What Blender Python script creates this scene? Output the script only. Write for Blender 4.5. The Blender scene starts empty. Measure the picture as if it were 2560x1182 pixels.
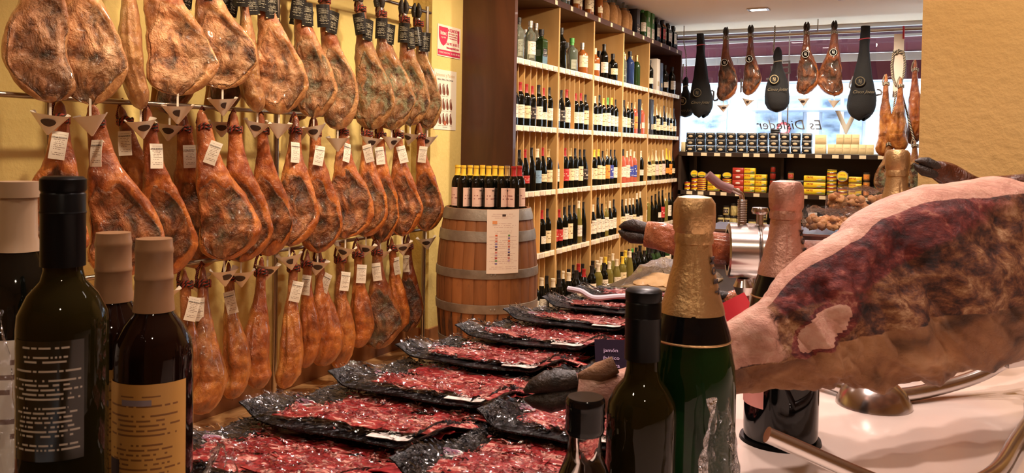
import bpy, math, random
from mathutils import Vector, Matrix, noise
PI = math.pi; rad = math.radians
random.seed(7)
S = bpy.context.scene
COL = S.collection
# ------------------------------------------------------------------ camera, world, exposure
cam = bpy.data.cameras.new('camera'); camo = bpy.data.objects.new('camera', cam); COL.objects.link(camo)
YAW, PITCH, ROLL = rad(26.55), rad(1.58), rad(.95)
fw = Vector((-math.sin(YAW)*math.cos(PITCH), math.cos(YAW)*math.cos(PITCH), -math.sin(PITCH)))
rt = Vector((math.cos(YAW), math.sin(YAW), 0)); up = rt.cross(fw)
r2 = math.cos(ROLL)*rt + math.sin(ROLL)*up; u2 = -math.sin(ROLL)*rt + math.cos(ROLL)*up
M = Matrix((r2, u2, -fw)).transposed().to_4x4(); M.translation = Vector((0, 0, 1.32)); camo.matrix_world = M
cam.sensor_fit = 'HORIZONTAL'; cam.sensor_width = 36; cam.lens = 2105/2560*36
cam.shift_y = -(591-428)/2560; cam.clip_start = .02; cam.clip_end = 200
cam.dof.use_dof = True; cam.dof.focus_distance = 3.6; cam.dof.aperture_fstop = 32
S.camera = camo
W = bpy.data.worlds.new('street_sky'); S.world = W; W.use_nodes = True
W.node_tree.nodes['Background'].inputs[0].default_value = (.86, .95, 1.0, 1)
W.node_tree.nodes['Background'].inputs[1].default_value = 7.0
vs = S.view_settings; vs.view_transform = 'Standard'; vs.look = 'None'; vs.exposure = 0.4; vs.gamma = 1; vs.use_curve_mapping = False
S.cycles.use_denoising = True
S.cycles.max_bounces = 8; S.cycles.transparent_max_bounces = 16; S.cycles.sample_clamp_indirect = 6
S.cycles.caustics_reflective = False; S.cycles.caustics_refractive = False

# ------------------------------------------------------------------ materials
MATS = {}
def nodes(m):
    m.use_nodes = True
    nt = m.node_tree; return nt, nt.nodes, nt.links, nt.nodes['Principled BSDF']
def c4(c): return (c[0], c[1], c[2], 1)
def setp(b, **k):
    for n, v in k.items(): b.inputs[n.replace('_', ' ')].default_value = v
def texco(N, L, scale=(1, 1, 1), out='Object'):
    t = N.new('ShaderNodeTexCoord'); mp = N.new('ShaderNodeMapping'); mp.inputs['Scale'].default_value = scale
    L.new(t.outputs[out], mp.inputs[0]); return mp.outputs[0]
def nz(N, L, co, scale, detail=4, rough=.55, dist=0):
    n = N.new('ShaderNodeTexNoise'); n.inputs['Scale'].default_value = scale; n.inputs['Detail'].default_value = detail
    n.inputs['Roughness'].default_value = rough; n.inputs['Distortion'].default_value = dist
    if co is not None: L.new(co, n.inputs['Vector'])
    return n.outputs['Fac']
def ramp(N, L, fac, stops):
    r = N.new('ShaderNodeValToRGB'); e = r.color_ramp.elements
    while len(e) < len(stops): e.new(.5)
    for i, (p, c) in enumerate(stops): e[i].position = p; e[i].color = c4(c) if not isinstance(c, float) else (c, c, c, 1)
    L.new(fac, r.inputs[0]); return r.outputs[0]
def mixc(N, L, fac, a, b, mode='MIX'):
    m = N.new('ShaderNodeMix'); m.data_type = 'RGBA'; m.blend_type = mode
    for sock, v in ((m.inputs[0], fac), (m.inputs[6], a), (m.inputs[7], b)):
        if isinstance(v, (int, float)): sock.default_value = v
        elif isinstance(v, tuple): sock.default_value = c4(v)
        else: L.new(v, sock)
    return m.outputs[2]
def math_(N, L, op, a, b=0., clamp=False):
    m = N.new('ShaderNodeMath'); m.operation = op; m.use_clamp = clamp
    for s, v in ((m.inputs[0], a), (m.inputs[1], b)):
        if isinstance(v, (int, float)): s.default_value = v
        else: L.new(v, s)
    return m.outputs[0]
def bump(N, L, b, h, strength, dist=.01):
    n = N.new('ShaderNodeBump'); n.inputs['Strength'].default_value = strength; n.inputs['Distance'].default_value = dist
    L.new(h, n.inputs['Height']); L.new(n.outputs[0], b.inputs['Normal'])
def mat(name, base, rough=.5, metal=0., var=None, vs=5, vst=(1, 1, 1), bmp=0., bs=60, trans=0., ior=1.45, coat=0., emit=0., spec=.5, thr=(.35, .65)):
    if name in MATS: return MATS[name]
    m = bpy.data.materials.new(name); nt, N, L, b = nodes(m)
    setp(b, Base_Color=c4(base), Roughness=rough, Metallic=metal, Transmission_Weight=trans, IOR=ior, Coat_Weight=coat, Specular_IOR_Level=spec)
    if emit: setp(b, Emission_Color=c4(base), Emission_Strength=emit)
    if var or bmp: co = texco(N, L, vst)
    if var: L.new(ramp(N, L, nz(N, L, co, vs, 5), [(thr[0], base), (thr[1], var)]), b.inputs['Base Color'])
    if bmp: bump(N, L, b, nz(N, L, co, bs, 4), bmp)
    MATS[name] = m; return m
def printed(name, paper, ink, lines=12, cols=9, density=.5, margin=.1, rough=.45):
    """flat print: rows of small word-like marks on paper"""
    if name in MATS: return MATS[name]
    m = bpy.data.materials.new(name); nt, N, L, b = nodes(m)
    t = N.new('ShaderNodeTexCoord'); sep = N.new('ShaderNodeSeparateXYZ'); L.new(t.outputs['UV'], sep.inputs[0])
    u, v = sep.outputs[0], sep.outputs[1]
    lf = math_(N, L, 'FRACT', math_(N, L, 'MULTIPLY', v, lines)); li = math_(N, L, 'FLOOR', math_(N, L, 'MULTIPLY', v, lines))
    cmb = N.new('ShaderNodeCombineXYZ'); L.new(math_(N, L, 'FLOOR', math_(N, L, 'MULTIPLY', u, cols*3)), cmb.inputs[0]); L.new(li, cmb.inputs[1])
    wn = N.new('ShaderNodeTexWhiteNoise'); wn.noise_dimensions = '2D'; L.new(cmb.outputs[0], wn.inputs['Vector'])
    on = math_(N, L, 'LESS_THAN', wn.outputs['Value'], .72)
    wl = N.new('ShaderNodeTexWhiteNoise'); wl.noise_dimensions = '1D'; L.new(li, wl.inputs['W'])
    half = math_(N, L, 'ADD', math_(N, L, 'MULTIPLY', wl.outputs['Value'], .35), .5-margin-.3)
    cen = math_(N, L, 'LESS_THAN', math_(N, L, 'ABSOLUTE', math_(N, L, 'SUBTRACT', u, .5)), half)
    row = math_(N, L, 'LESS_THAN', math_(N, L, 'ABSOLUTE', math_(N, L, 'SUBTRACT', lf, .5)), density/2)
    vm = math_(N, L, 'LESS_THAN', math_(N, L, 'ABSOLUTE', math_(N, L, 'SUBTRACT', v, .5)), .5-margin)
    sk = math_(N, L, 'GREATER_THAN', wl.outputs['Value'], .25)
    f = math_(N, L, 'MULTIPLY', math_(N, L, 'MULTIPLY', on, cen), math_(N, L, 'MULTIPLY', math_(N, L, 'MULTIPLY', row, vm), sk))
    L.new(mixc(N, L, f, paper, ink), b.inputs['Base Color']); setp(b, Roughness=rough)
    MATS[name] = m; return m
def wood(name, a, bcol, rough=.45, st=(1, 1, 12), sc=3, coat=0., bmp=.15, stain=None):
    if name in MATS: return MATS[name]
    m = bpy.data.materials.new(name); nt, N, L, b = nodes(m)
    co = texco(N, L, st); oi = N.new('ShaderNodeObjectInfo')
    ad = N.new('ShaderNodeVectorMath'); ad.operation = 'ADD'; L.new(co, ad.inputs[0])
    sc_ = N.new('ShaderNodeVectorMath'); sc_.operation = 'SCALE'; sc_.inputs[0].default_value = (17, 11, 5); L.new(oi.outputs['Random'], sc_.inputs['Scale']); L.new(sc_.outputs[0], ad.inputs[1])
    n = nz(N, L, ad.outputs[0], sc, 6, .6, 1.2)
    col = ramp(N, L, n, [(.3, a), (.7, bcol)])
    hv = N.new('ShaderNodeHueSaturation'); L.new(col, hv.inputs['Color'])
    L.new(math_(N, L, 'ADD', math_(N, L, 'MULTIPLY', oi.outputs['Random'], .35), .82), hv.inputs['Value'])
    out = hv.outputs[0]
    if stain:
        co2 = texco(N, L, (1, 1, .35)); s = nz(N, L, co2, 6, 6, .65, .5)
        out = mixc(N, L, ramp(N, L, s, [(.55, 0.), (.66, .95)]), out, stain)
    L.new(out, b.inputs['Base Color']); setp(b, Roughness=rough, Coat_Weight=coat)
    if bmp: bump(N, L, b, n, bmp, .004)
    MATS[name] = m; return m

def ham_material(name, meat_stops, fat_stops):
    m = bpy.data.materials.new(name); nt, N, L, b = nodes(m)
    at = N.new('ShaderNodeAttribute'); at.attribute_name = 'mask'
    sp = N.new('ShaderNodeSeparateColor'); L.new(at.outputs['Color'], sp.inputs[0])
    face, shank, patch = sp.outputs[0], sp.outputs[1], sp.outputs[2]
    oi = N.new('ShaderNodeObjectInfo')
    co = texco(N, L, (1, 1, .7)); co3 = texco(N, L, (1, 1, .45))
    n1 = nz(N, L, co, 9, 6, .6, .8); n2 = nz(N, L, co, 34, 6, .65, .6); n3 = nz(N, L, co, 13, 5, .60, .45)
    rg = N.new('ShaderNodeTexNoise'); rg.noise_type = 'RIDGED_MULTIFRACTAL'; L.new(co3, rg.inputs['Vector']); rg.inputs['Scale'].default_value = 7; rg.inputs['Detail'].default_value = 5; rg.inputs['Distortion'].default_value = .7
    rgf = math_(N, L, 'MULTIPLY', rg.outputs['Fac'], .5, True)
    fat = ramp(N, L, n1, fat_stops)
    meat = ramp(N, L, n3, meat_stops)
    big = nz(N, L, co, 4.5, 3, .5, .3)
    meat = mixc(N, L, ramp(N, L, rgf, [(.38, 0.), (.80, .85)]), meat, (.050, .018, .010)); meat = mixc(N, L, 1., meat, ramp(N, L, big, [(.32, (.42, .40, .38)), (.48, (.9, .88, .85)), (.66, (1.35, 1.25, 1.2))]), 'MULTIPLY')
    skin = ramp(N, L, n1, [(.28, (.10, .022, .008)), (.48, (.26, .070, .022)), (.60, (.40, .15, .055)), (.75, (.55, .28, .14))])
    fat = mixc(N, L, ramp(N, L, n2, [(.30, .55), (.48, 0.)]), fat, (.20, .06, .018)); fat = mixc(N, L, ramp(N, L, rgf, [(.55, 0.), (.95, .6)]), fat, (.11, .032, .012))
    fm = ramp(N, L, math_(N, L, 'ADD', face, math_(N, L, 'ADD', math_(N, L, 'MULTIPLY', math_(N, L, 'SUBTRACT', n1, .5), 1.1), math_(N, L, 'MULTIPLY', math_(N, L, 'SUBTRACT', n2, .5), .6))), [(.30, 0.), (.60, 1.)])
    sm = ramp(N, L, math_(N, L, 'ADD', shank, math_(N, L, 'MULTIPLY', math_(N, L, 'SUBTRACT', n1, .5), .9)), [(.40, 0.), (.62, 1.)])
    col = mixc(N, L, sm, fat, skin); col = mixc(N, L, fm, col, meat)
    pm = ramp(N, L, math_(N, L, 'ADD', patch, math_(N, L, 'MULTIPLY', math_(N, L, 'SUBTRACT', n2, .5), .6)), [(.44, 0.), (.74, .85)])
    col = mixc(N, L, pm, col, (.085, .028, .012))
    mould = ramp(N, L, nz(N, L, co, 21, 6, .7), [(.46, 0.), (.60, 1.)])
    mf = math_(N, L, 'MULTIPLY', math_(N, L, 'MULTIPLY', mould, oi.outputs['Alpha']), math_(N, L, 'ADD', math_(N, L, 'MULTIPLY', fm, .75), .25))
    col = mixc(N, L, mf, col, (.26, .27, .17))
    col = mixc(N, L, 1., col, oi.outputs['Color'], 'MULTIPLY')
    L.new(col, b.inputs['Base Color'])
    L.new(ramp(N, L, fm, [(0., .30), (1., .48)]), b.inputs['Roughness'])
    h = math_(N, L, 'ADD', math_(N, L, 'MULTIPLY', math_(N, L, 'SUBTRACT', n3, math_(N, L, 'MULTIPLY', rgf, .5)), math_(N, L, 'ADD', math_(N, L, 'MULTIPLY', fm, .8), .3)), math_(N, L, 'MULTIPLY', n2, .35))
    bump(N, L, b, h, 1., .030); setp(b, Coat_Weight=.6, Coat_Roughness=.12)
    return m
HAM = ham_material('cured_ham', [(.33, (.012, .005, .003)), (.42, (.070, .024, .011)), (.51, (.19, .075, .032)), (.60, (.38, .18, .085)), (.70, (.60, .38, .23))], [(.30, (.15, .040, .011)), (.42, (.33, .105, .026)), (.54, (.50, .21, .058)), (.72, (.64, .36, .14))])
HAMP = ham_material('pale_cured_ham', [(.33, (.025, .010, .006)), (.42, (.15, .060, .027)), (.50, (.36, .175, .080)), (.60, (.52, .30, .16)), (.70, (.70, .50, .34))], [(.30, (.19, .070, .025)), (.42, (.36, .160, .060)), (.54, (.52, .28, .115)), (.72, (.66, .46, .25))])

def cut_ham_material():
    m = bpy.data.materials.new('carved_ham'); nt, N, L, b = nodes(m)
    at = N.new('ShaderNodeAttribute'); at.attribute_name = 'mask'
    sp = N.new('ShaderNodeSeparateColor'); L.new(at.outputs['Color'], sp.inputs[0])
    rim, red, skin = sp.outputs[0], sp.outputs[1], sp.outputs[2]
    ac = texco(N, L, (1, 1, 1)); st = N.new('ShaderNodeMapping'); st.inputs['Rotation'].default_value = (0, rad(25), rad(-48)); st.inputs['Scale'].default_value = (.5, 1, 1); L.new(ac, st.inputs[0])
    n1 = nz(N, L, st.outputs[0], 44, 9, .72, .25); n2 = nz(N, L, ac, 90, 6, .7, .8); n3 = nz(N, L, ac, 14, 4, .55, .6)
    brown = ramp(N, L, n1, [(.36, (.014, .005, .004)), (.44, (.075, .022, .012)), (.50, (.17, .058, .024)), (.56, (.30, .13, .052)), (.64, (.54, .32, .17))])
    redc = ramp(N, L, n1, [(.36, (.020, .003, .004)), (.48, (.10, .010, .009)), (.57, (.23, .040, .030)), (.66, (.50, .22, .14))])
    fat = ramp(N, L, n1, [(.30, (.42, .17, .12)), (.50, (.60, .31, .22)), (.72, (.72, .48, .36))])
    ln = N.new('ShaderNodeMapping'); ln.inputs['Rotation'].default_value = (0, rad(25), rad(-48)); ln.inputs['Scale'].default_value = (.16, 1, 1); L.new(ac, ln.inputs[0])
    crs = ramp(N, L, nz(N, L, ln.outputs[0], 20, 4, .5, .3), [(.30, (.25, .22, .2)), (.42, (.85, .82, .8)), (.6, (1.1, 1.1, 1.1))])
    skinc = mixc(N, L, 1., ramp(N, L, n3, [(.30, (.17, .066, .027)), (.45, (.29, .125, .052)), (.60, (.42, .21, .095)), (.72, (.52, .30, .16))]), crs, 'MULTIPLY')
    def jit(x, amt, lo, hi, n): return ramp(N, L, math_(N, L, 'ADD', x, math_(N, L, 'MULTIPLY', math_(N, L, 'SUBTRACT', n, .5), amt)), [(lo, 0.), (hi, 1.)])
    col = mixc(N, L, jit(red, 1.0, .42, .58, n1), brown, redc)
    col = mixc(N, L, jit(skin, .55, .44, .58, n1), col, skinc)
    col = mixc(N, L, jit(rim, .5, .45, .55, n2), col, fat)
    L.new(col, b.inputs['Base Color']); setp(b, Roughness=.48, Specular_IOR_Level=.35)
    bump(N, L, b, math_(N, L, 'ADD', n1, math_(N, L, 'MULTIPLY', n2, .4)), .9, .008)
    return m
CUT = cut_ham_material()

def slice_material():
    m = bpy.data.materials.new('ham_slice'); nt, N, L, b = nodes(m)
    oi = N.new('ShaderNodeObjectInfo'); co = texco(N, L, (1, 2.6, 1))
    ad = N.new('ShaderNodeVectorMath'); ad.operation = 'ADD'; L.new(co, ad.inputs[0])
    sc_ = N.new('ShaderNodeVectorMath'); sc_.operation = 'SCALE'; sc_.inputs[0].default_value = (7, 5, 3); L.new(oi.outputs['Random'], sc_.inputs['Scale']); L.new(sc_.outputs[0], ad.inputs[1])
    n = nz(N, L, ad.outputs[0], 30, 4, .55, 1.0)
    col = ramp(N, L, n, [(.28, (.14, .006, .007)), (.48, (.30, .016, .017)), (.55, (.40, .045, .04)), (.60, (.78, .42, .32)), (.66, (.44, .06, .05)), (.76, (.72, .34, .26))])
    L.new(col, b.inputs['Base Color']); setp(b, Roughness=.4, Specular_IOR_Level=.3)
    return m
SLICE = slice_material()

def film_material(name, tint=(1, 1, 1), fac=.0, rough=.15, fs=.45, blend=.30, bumpd=.016):
    m = bpy.data.materials.new(name); nt, N, L, b = nodes(m); N.remove(b)
    tr = N.new('ShaderNodeBsdfTransparent'); tr.inputs[0].default_value = c4(tint)
    gl = N.new('ShaderNodeBsdfGlossy'); gl.inputs['Roughness'].default_value = rough
    co = texco(N, L); n = nz(N, L, co, 85, 3, .55, 1.0); bp = N.new('ShaderNodeBump'); bp.inputs['Strength'].default_value = 1.; bp.inputs['Distance'].default_value = bumpd
    L.new(n, bp.inputs['Height']); L.new(bp.outputs[0], gl.inputs['Normal'])
    lw = N.new('ShaderNodeLayerWeight'); lw.inputs[0].default_value = blend
    f = math_(N, L, 'ADD', math_(N, L, 'MULTIPLY', lw.outputs['Fresnel'], fs), fac, True)
    mx = N.new('ShaderNodeMixShader'); L.new(f, mx.inputs[0]); L.new(tr.outputs[0], mx.inputs[1]); L.new(gl.outputs[0], mx.inputs[2])
    L.new(mx.outputs[0], N['Material Output'].inputs[0]); return m
FILM = film_material('vacuum_film', rough=.07, fs=.95, bumpd=.0008); CELLO = film_material('cellophane', (.98, .97, .98), .02, .16, .8)

def pane_material():
    m = bpy.data.materials.new('window_glass'); nt, N, L, b = nodes(m); N.remove(b)
    tr = N.new('ShaderNodeBsdfTransparent'); tr.inputs[0].default_value = (.94, .97, 1, 1)
    gl = N.new('ShaderNodeBsdfGlossy'); gl.inputs['Roughness'].default_value = .01
    mx = N.new('ShaderNodeMixShader'); mx.inputs[0].default_value = .05
    L.new(tr.outputs[0], mx.inputs[1]); L.new(gl.outputs[0], mx.inputs[2]); L.new(mx.outputs[0], N['Material Output'].inputs[0]); return m
PANE = pane_material()

def rope_material(name, a, bcol):
    m = bpy.data.materials.new(name); nt, N, L, b = nodes(m)
    t = N.new('ShaderNodeTexCoord'); sep = N.new('ShaderNodeSeparateXYZ'); L.new(t.outputs['UV'], sep.inputs[0])
    s = math_(N, L, 'FRACT', math_(N, L, 'ADD', math_(N, L, 'MULTIPLY', sep.outputs[1], 22), math_(N, L, 'MULTIPLY', sep.outputs[0], 2)))
    L.new(mixc(N, L, math_(N, L, 'GREATER_THAN', s, .5), a, bcol), b.inputs['Base Color']); setp(b, Roughness=.85)
    bump(N, L, b, s, .5, .004); return m
ROPE_R = rope_material('red_black_rope', (.27, .035, .02), (.02, .012, .01)); ROPE_W = rope_material('black_white_rope', (.55, .47, .36), (.03, .025, .02))

PLASTER = mat('yellow_plaster', (.76, .59, .23), .8, var=(.72, .55, .20), vs=3, bmp=.35, bs=38)
PLASTER2 = mat('column_plaster', (.78, .52, .23), .85, var=(.74, .48, .20), vs=2, bmp=.7, bs=30)
CEILM = mat('ceiling_paint', (.80, .68, .54), .9)
OAK = wood('oak_floor', (.46, .25, .11), (.54, .31, .15), .4, (6, .4, 1), 3, .1, .05)
RACKB = wood('rack_back', (.20, .085, .03), (.28, .125, .048), .5, (1, 1, .25), 5, .05)
RACKW = wood('rack_maple', (.58, .33, .115), (.70, .43, .17), .45, (1, 1, .25), 5, .05)
DARKW = wood('dark_walnut', (.045, .014, .008), (.085, .028, .014), .42, (1, 1, .15), 6, .1)
BLACKW = wood('wenge', (.020, .011, .008), (.035, .02, .013), .5, (.2, 1, 1), 6)
BASEW = wood('skirting_wood', (.24, .09, .035), (.36, .15, .06), .4, (1, .2, 1), 5)
STAVEW = wood('barrel_oak', (.15, .050, .015), (.28, .105, .034), .6, (1, 1, .12), 9, 0, .3, (.03, .012, .007))
HOOPM = mat('galvanised_hoop', (.24, .20, .17), .5, .75, var=(.38, .33, .29), vs=9, bmp=.2, bs=30)
STEEL = mat('brushed_steel', (.62, .58, .56), .22, 1.); STEELD = mat('rack_steel', (.42, .36, .30), .28, 1.)
BLK = mat('black_plastic', (.003, .0028, .0028), .35, spec=.15); BLKG = mat('black_gloss', (.003, .003, .0035), .12, spec=.35)
WHITEP = mat('white_plastic', (.80, .72, .64), .4); PAPER = mat('white_paper', (.82, .74, .66), .7); CREAM = mat('cream_card', (.80, .70, .42), .6)
GLASSD = mat('dark_bottle_glass', (.003, .0032, .002), .05); GLASSG = mat('green_bottle_glass', (.02, .045, .012), .06)
GLASSY = mat('olive_bottle_glass', (.16, .13, .03), .08); GLASSR = mat('rose_wine_glass', (.45, .10, .06), .08); GLASSA = mat('amber_spirit_glass', (.30, .09, .02), .08)
GLASSC = mat('clear_spirit_glass', (.50, .56, .50), .05, trans=.85); GLASSB = mat('blue_bottle_glass', (.02, .04, .13), .06)
CAPS = {'r': mat('red_capsule', (.34, .02, .02), .35), 'k': mat('black_capsule', (.015, .012, .012), .35), 'w': mat('ivory_capsule', (.74, .62, .46), .4),
        'y': mat('yellow_capsule', (.80, .53, .05), .4), 'g': mat('green_capsule', (.08, .36, .07), .4), 'o': mat('gold_capsule', (.60, .40, .16), .3, .6),
        'v': mat('violet_capsule', (.03, .02, .07), .35), 's': mat('silver_capsule', (.55, .52, .48), .3, .8)}
LABS = {'w': printed('white_label_print', (.80, .72, .60), (.25, .16, .12), 9, 5, .35), 'c': printed('cream_label_print', (.78, .64, .40), (.22, .12, .06), 7, 5, .4),
        'r': printed('red_label_print', (.48, .03, .03), (.75, .6, .5), 6, 4, .4), 'b': printed('blue_label_print', (.22, .36, .52), (.1, .12, .25), 6, 4, .4),
        'u': printed('navy_label_print', (.05, .07, .35), (.7, .7, .7), 5, 3, .4), 'o': printed('orange_label_print', (.85, .30, .05), (.3, .06, .02), 5, 4, .4),
        'd': printed('dark_label_print', (.03, .02, .02), (.7, .6, .5), 6, 4, .5), 'g': printed('lime_label_print', (.42, .52, .05), (.05, .08, .02), 4, 4, .5),
        'p': printed('pink_label_print', (.80, .55, .48), (.3, .1, .1), 6, 4, .3)}
TAGP = printed('ham_tag_print', (.80, .73, .66), (.30, .22, .18), 15, 7, .35)
BTAG = printed('black_tag_print', (.012, .011, .010), (.50, .45, .34), 22, 9, .3, .14, .2)
PRICE = printed('price_tag_print', (.80, .70, .50), (.45, .33, .2), 3, 4, .5, .05)
PRICEG = printed('grey_price_tag_print', (.62, .52, .40), (.30, .22, .16), 3, 5, .6, .05)
GOLDF = mat('gold_foil', (.52, .33, .15), .40, .85, bmp=.18, bs=240); PINKF = mat('rose_foil', (.58, .32, .25), .42, .8, bmp=.18, bs=240)
INK = mat('dark_ink', (.06, .04, .04), .6); REDINK = mat('crimson_ink', (.55, .03, .10), .6); WINK = mat('white_ink', (.82, .76, .70), .5); GOLDI = mat('dull_gold_ink', (.48, .38, .22), .5)

# ------------------------------------------------------------------ mesh builders
class MB:
    def __init__(s): s.v = []; s.f = []; s.uv = []
    def box(s, x0, x1, y0, y1, z0, z1):
        n = len(s.v)
        s.v += [(x0, y0, z0), (x1, y0, z0), (x1, y1, z0), (x0, y1, z0), (x0, y0, z1), (x1, y0, z1), (x1, y1, z1), (x0, y1, z1)]
        for q in ((0, 3, 2, 1), (4, 5, 6, 7), (0, 1, 5, 4), (1, 2, 6, 5), (2, 3, 7, 6), (3, 0, 4, 7)):
            s.f.append(tuple(n+i for i in q)); s.uv.append(((0, 0), (1, 0), (1, 1), (0, 1)))
        return s
    def grid(s, fn, nu, nv, closeu=False):
        n = len(s.v); cu = nu if closeu else nu+1
        for j in range(nv+1):
            for i in range(cu): s.v.append(tuple(fn(i/nu, j/nv)))
        for j in range(nv):
            for i in range(nu):
                a = n+j*cu+i; b_ = n+j*cu+(i+1) % cu; c = b_+cu; d = a+cu
                s.f.append((a, b_, c, d)); s.uv.append(((i/nu, j/nv), ((i+1)/nu, j/nv), ((i+1)/nu, (j+1)/nv), (i/nu, (j+1)/nv)))
        return s
    def slab(s, fn, nu, nv, th):
        """closed sheet: fn gives the top surface, th the thickness downwards (z)"""
        s.grid(fn, nu, nv); s.grid(lambda u, v: (lambda p: (p[0], p[1], p[2]-th))(fn(1-u, v)), nu, nv)
        for e in (lambda t: fn(t, 0), lambda t: fn(1-t, 1)):
            s.grid(lambda u, v, e=e: (lambda p: (p[0], p[1], p[2]-th*(1-v)))(e(u)), nu, 1)
        for e in (lambda t: fn(0, 1-t), lambda t: fn(1, t)):
            s.grid(lambda u, v, e=e: (lambda p: (p[0], p[1], p[2]-th*(1-v)))(e(u)), nv, 1)
        return s
    def lathe(s, prof, n=20, o=(0, 0, 0)):
        k = len(prof)-1
        return s.grid(lambda u, v: (o[0]+prof[round(v*k)][0]*math.cos(2*PI*u), o[1]+prof[round(v*k)][0]*math.sin(2*PI*u), o[2]+prof[round(v*k)][1]), n, k, True)
    def tube(s, pts, r, n=8, closed=False, cap=True):
        P = [Vector(p) for p in pts]; R = r if isinstance(r, (list, tuple)) else [r]*len(P); m = len(P)
        fr = []; ref = None
        for i in range(m):
            a = P[(i-1) % m] if (closed or i) else P[i]; b_ = P[(i+1) % m] if (closed or i < m-1) else P[i]
            t = (b_-a).normalized()
            if ref is None: ref = Vector((0, 0, 1)) if abs(t.z) < .9 else Vector((1, 0, 0))
            x = (ref-t*ref.dot(t)).normalized(); ref = x; fr.append((x, t.cross(x)))
        k = m if closed else m-1
        def fn(u, v):
            i = round(v*k) % m; x, y = fr[i]; a = 2*PI*u; return P[i]+(x*math.cos(a)+y*math.sin(a))*R[i]
        n0 = len(s.v); s.grid(fn, n, k, True)
        if cap and not closed:
            for base, rev in ((n0, True), (n0+k*n, False)):
                q = tuple(range(base, base+n)); s.f.append(q[::-1] if rev else q); s.uv.append(tuple((.5, .5) for _ in q))
        return s
    def mesh(s, name, smooth=True, angle=40):
        me = bpy.data.meshes.new(name); me.from_pydata(s.v, [], s.f)
        ul = me.uv_layers.new(name='UVMap'); flat = [c for f in s.uv for p in f for c in p]; ul.data.foreach_set('uv', flat)
        if smooth:
            me.polygons.foreach_set('use_smooth', [True]*len(me.polygons)); me.set_sharp_from_angle(angle=rad(angle))
        me.validate(); me.update(); return me
    def build(s, name, m, parent=None, loc=(0, 0, 0), rz=0, smooth=True, angle=40):
        return link(name, s.mesh(name, smooth, angle), m, parent, loc, rz)
def link(name, me, m, parent=None, loc=(0, 0, 0), rz=0):
    o = bpy.data.objects.new(name, me); COL.objects.link(o); o.location = loc
    o.rotation_euler = rz if isinstance(rz, tuple) else (0, 0, rz)
    if m is not None:
        if not me.materials: me.materials.append(m)
        o.material_slots[0].link = 'OBJECT'; o.material_slots[0].material = m
    if parent: o.parent = parent
    return o
def empty(name, loc=(0, 0, 0), rz=0):
    o = bpy.data.objects.new(name, None); COL.objects.link(o); o.location = loc; o.rotation_euler = (0, 0, rz); o.empty_display_size = .05; return o
def tag(o, label, cat, group=None):
    o['label'] = label; o['category'] = cat
    if group: o['group'] = group
    return o
def struct(o): o['kind'] = 'structure'; return o
def rbox(x0, x1, y0, y1, z0, z1, bev=.003):
    """box with chamfered vertical and top edges"""
    b_ = min(bev, (x1-x0)/3, (y1-y0)/3, (z1-z0)/3)
    def ring(i, z): return [(x0+b_+i, y0+i, z), (x1-b_-i, y0+i, z), (x1-i, y0+b_+i, z), (x1-i, y1-b_-i, z), (x1-b_-i, y1-i, z), (x0+b_+i, y1-i, z), (x0+i, y1-b_-i, z), (x0+i, y0+b_+i, z)]
    m = MB(); R = [ring(b_*.7, z0), ring(0, z0+b_), ring(0, z1-b_), ring(b_*.7, z1)]
    for r in R: m.v += r
    for k in range(3):
        for i in range(8):
            j = (i+1) % 8; m.f.append((k*8+i, k*8+j, k*8+8+j, k*8+8+i)); m.uv.append(((0, k/3), (1, k/3), (1, (k+1)/3), (0, (k+1)/3)))
    m.f.append(tuple(range(7, -1, -1))); m.uv.append(((0, 0),)*8); m.f.append(tuple(range(24, 32))); m.uv.append(((0, 0),)*8)
    return m
FONTS = {}
def text(s, parent, loc, rot, size, m, name='lettering', ext=.0004, mirror=False, align='CENTER', bold=.0, shear=0., sx=1.):
    k = (s, size, align, bold, shear)
    if k not in FONTS:
        c = bpy.data.curves.new(name, 'FONT'); c.body = s; c.size = size; c.align_x = align; c.align_y = 'CENTER'; c.extrude = ext; c.offset = bold; c.shear = shear; c.resolution_u = 2
        tmp = bpy.data.objects.new('tmp', c); me = bpy.data.meshes.new_from_object(tmp); me.name = name; bpy.data.objects.remove(tmp); bpy.data.curves.remove(c)
        me.materials.clear(); me.materials.append(m); FONTS[k] = me
    o = bpy.data.objects.new(name, FONTS[k]); COL.objects.link(o); o.location = loc; o.rotation_euler = rot
    o.scale = (-sx if mirror else sx, 1, 1); o.material_slots[0].link = 'OBJECT'; o.material_slots[0].material = m
    if parent: o.parent = parent
    return o
FX = (PI/2, 0, PI/2)    # print that faces +X
FY = (PI/2, 0, 0)       # print that faces the shop door end, towards -Y
ORD = ['zeroth', 'first', 'second', 'third', 'fourth', 'fifth', 'sixth', 'seventh', 'eighth', 'ninth', 'tenth', 'eleventh', 'twelfth', 'thirteenth', 'fourteenth', 'fifteenth', 'sixteenth', 'seventeenth', 'eighteenth', 'nineteenth', 'twentieth']
def interp(t, K):
    for i in range(len(K)-1):
        if t <= K[i+1][0]:
            a = (t-K[i][0])/(K[i+1][0]-K[i][0]); a = max(0, min(1, a)); a = a*a*(3-2*a)*.5+a*.5
            return K[i][1]*(1-a)+K[i+1][1]*a
    return K[-1][1]
def smooth(a, b, x): t = max(0, min(1, (x-a)/(b-a))); return t*t*(3-2*t)
def catmull(P, n=6):
    P = [Vector(p) for p in P]; out = []
    for i in range(len(P)-1):
        a = P[max(i-1, 0)]; b_ = P[i]; c = P[i+1]; d = P[min(i+2, len(P)-1)]
        for k in range(n):
            t = k/n; out.append(.5*((2*b_)+(c-a)*t+(2*a-5*b_+4*c-d)*t*t+(3*b_-a-3*c+d)*t**3))
    out.append(P[-1]); return out
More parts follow.
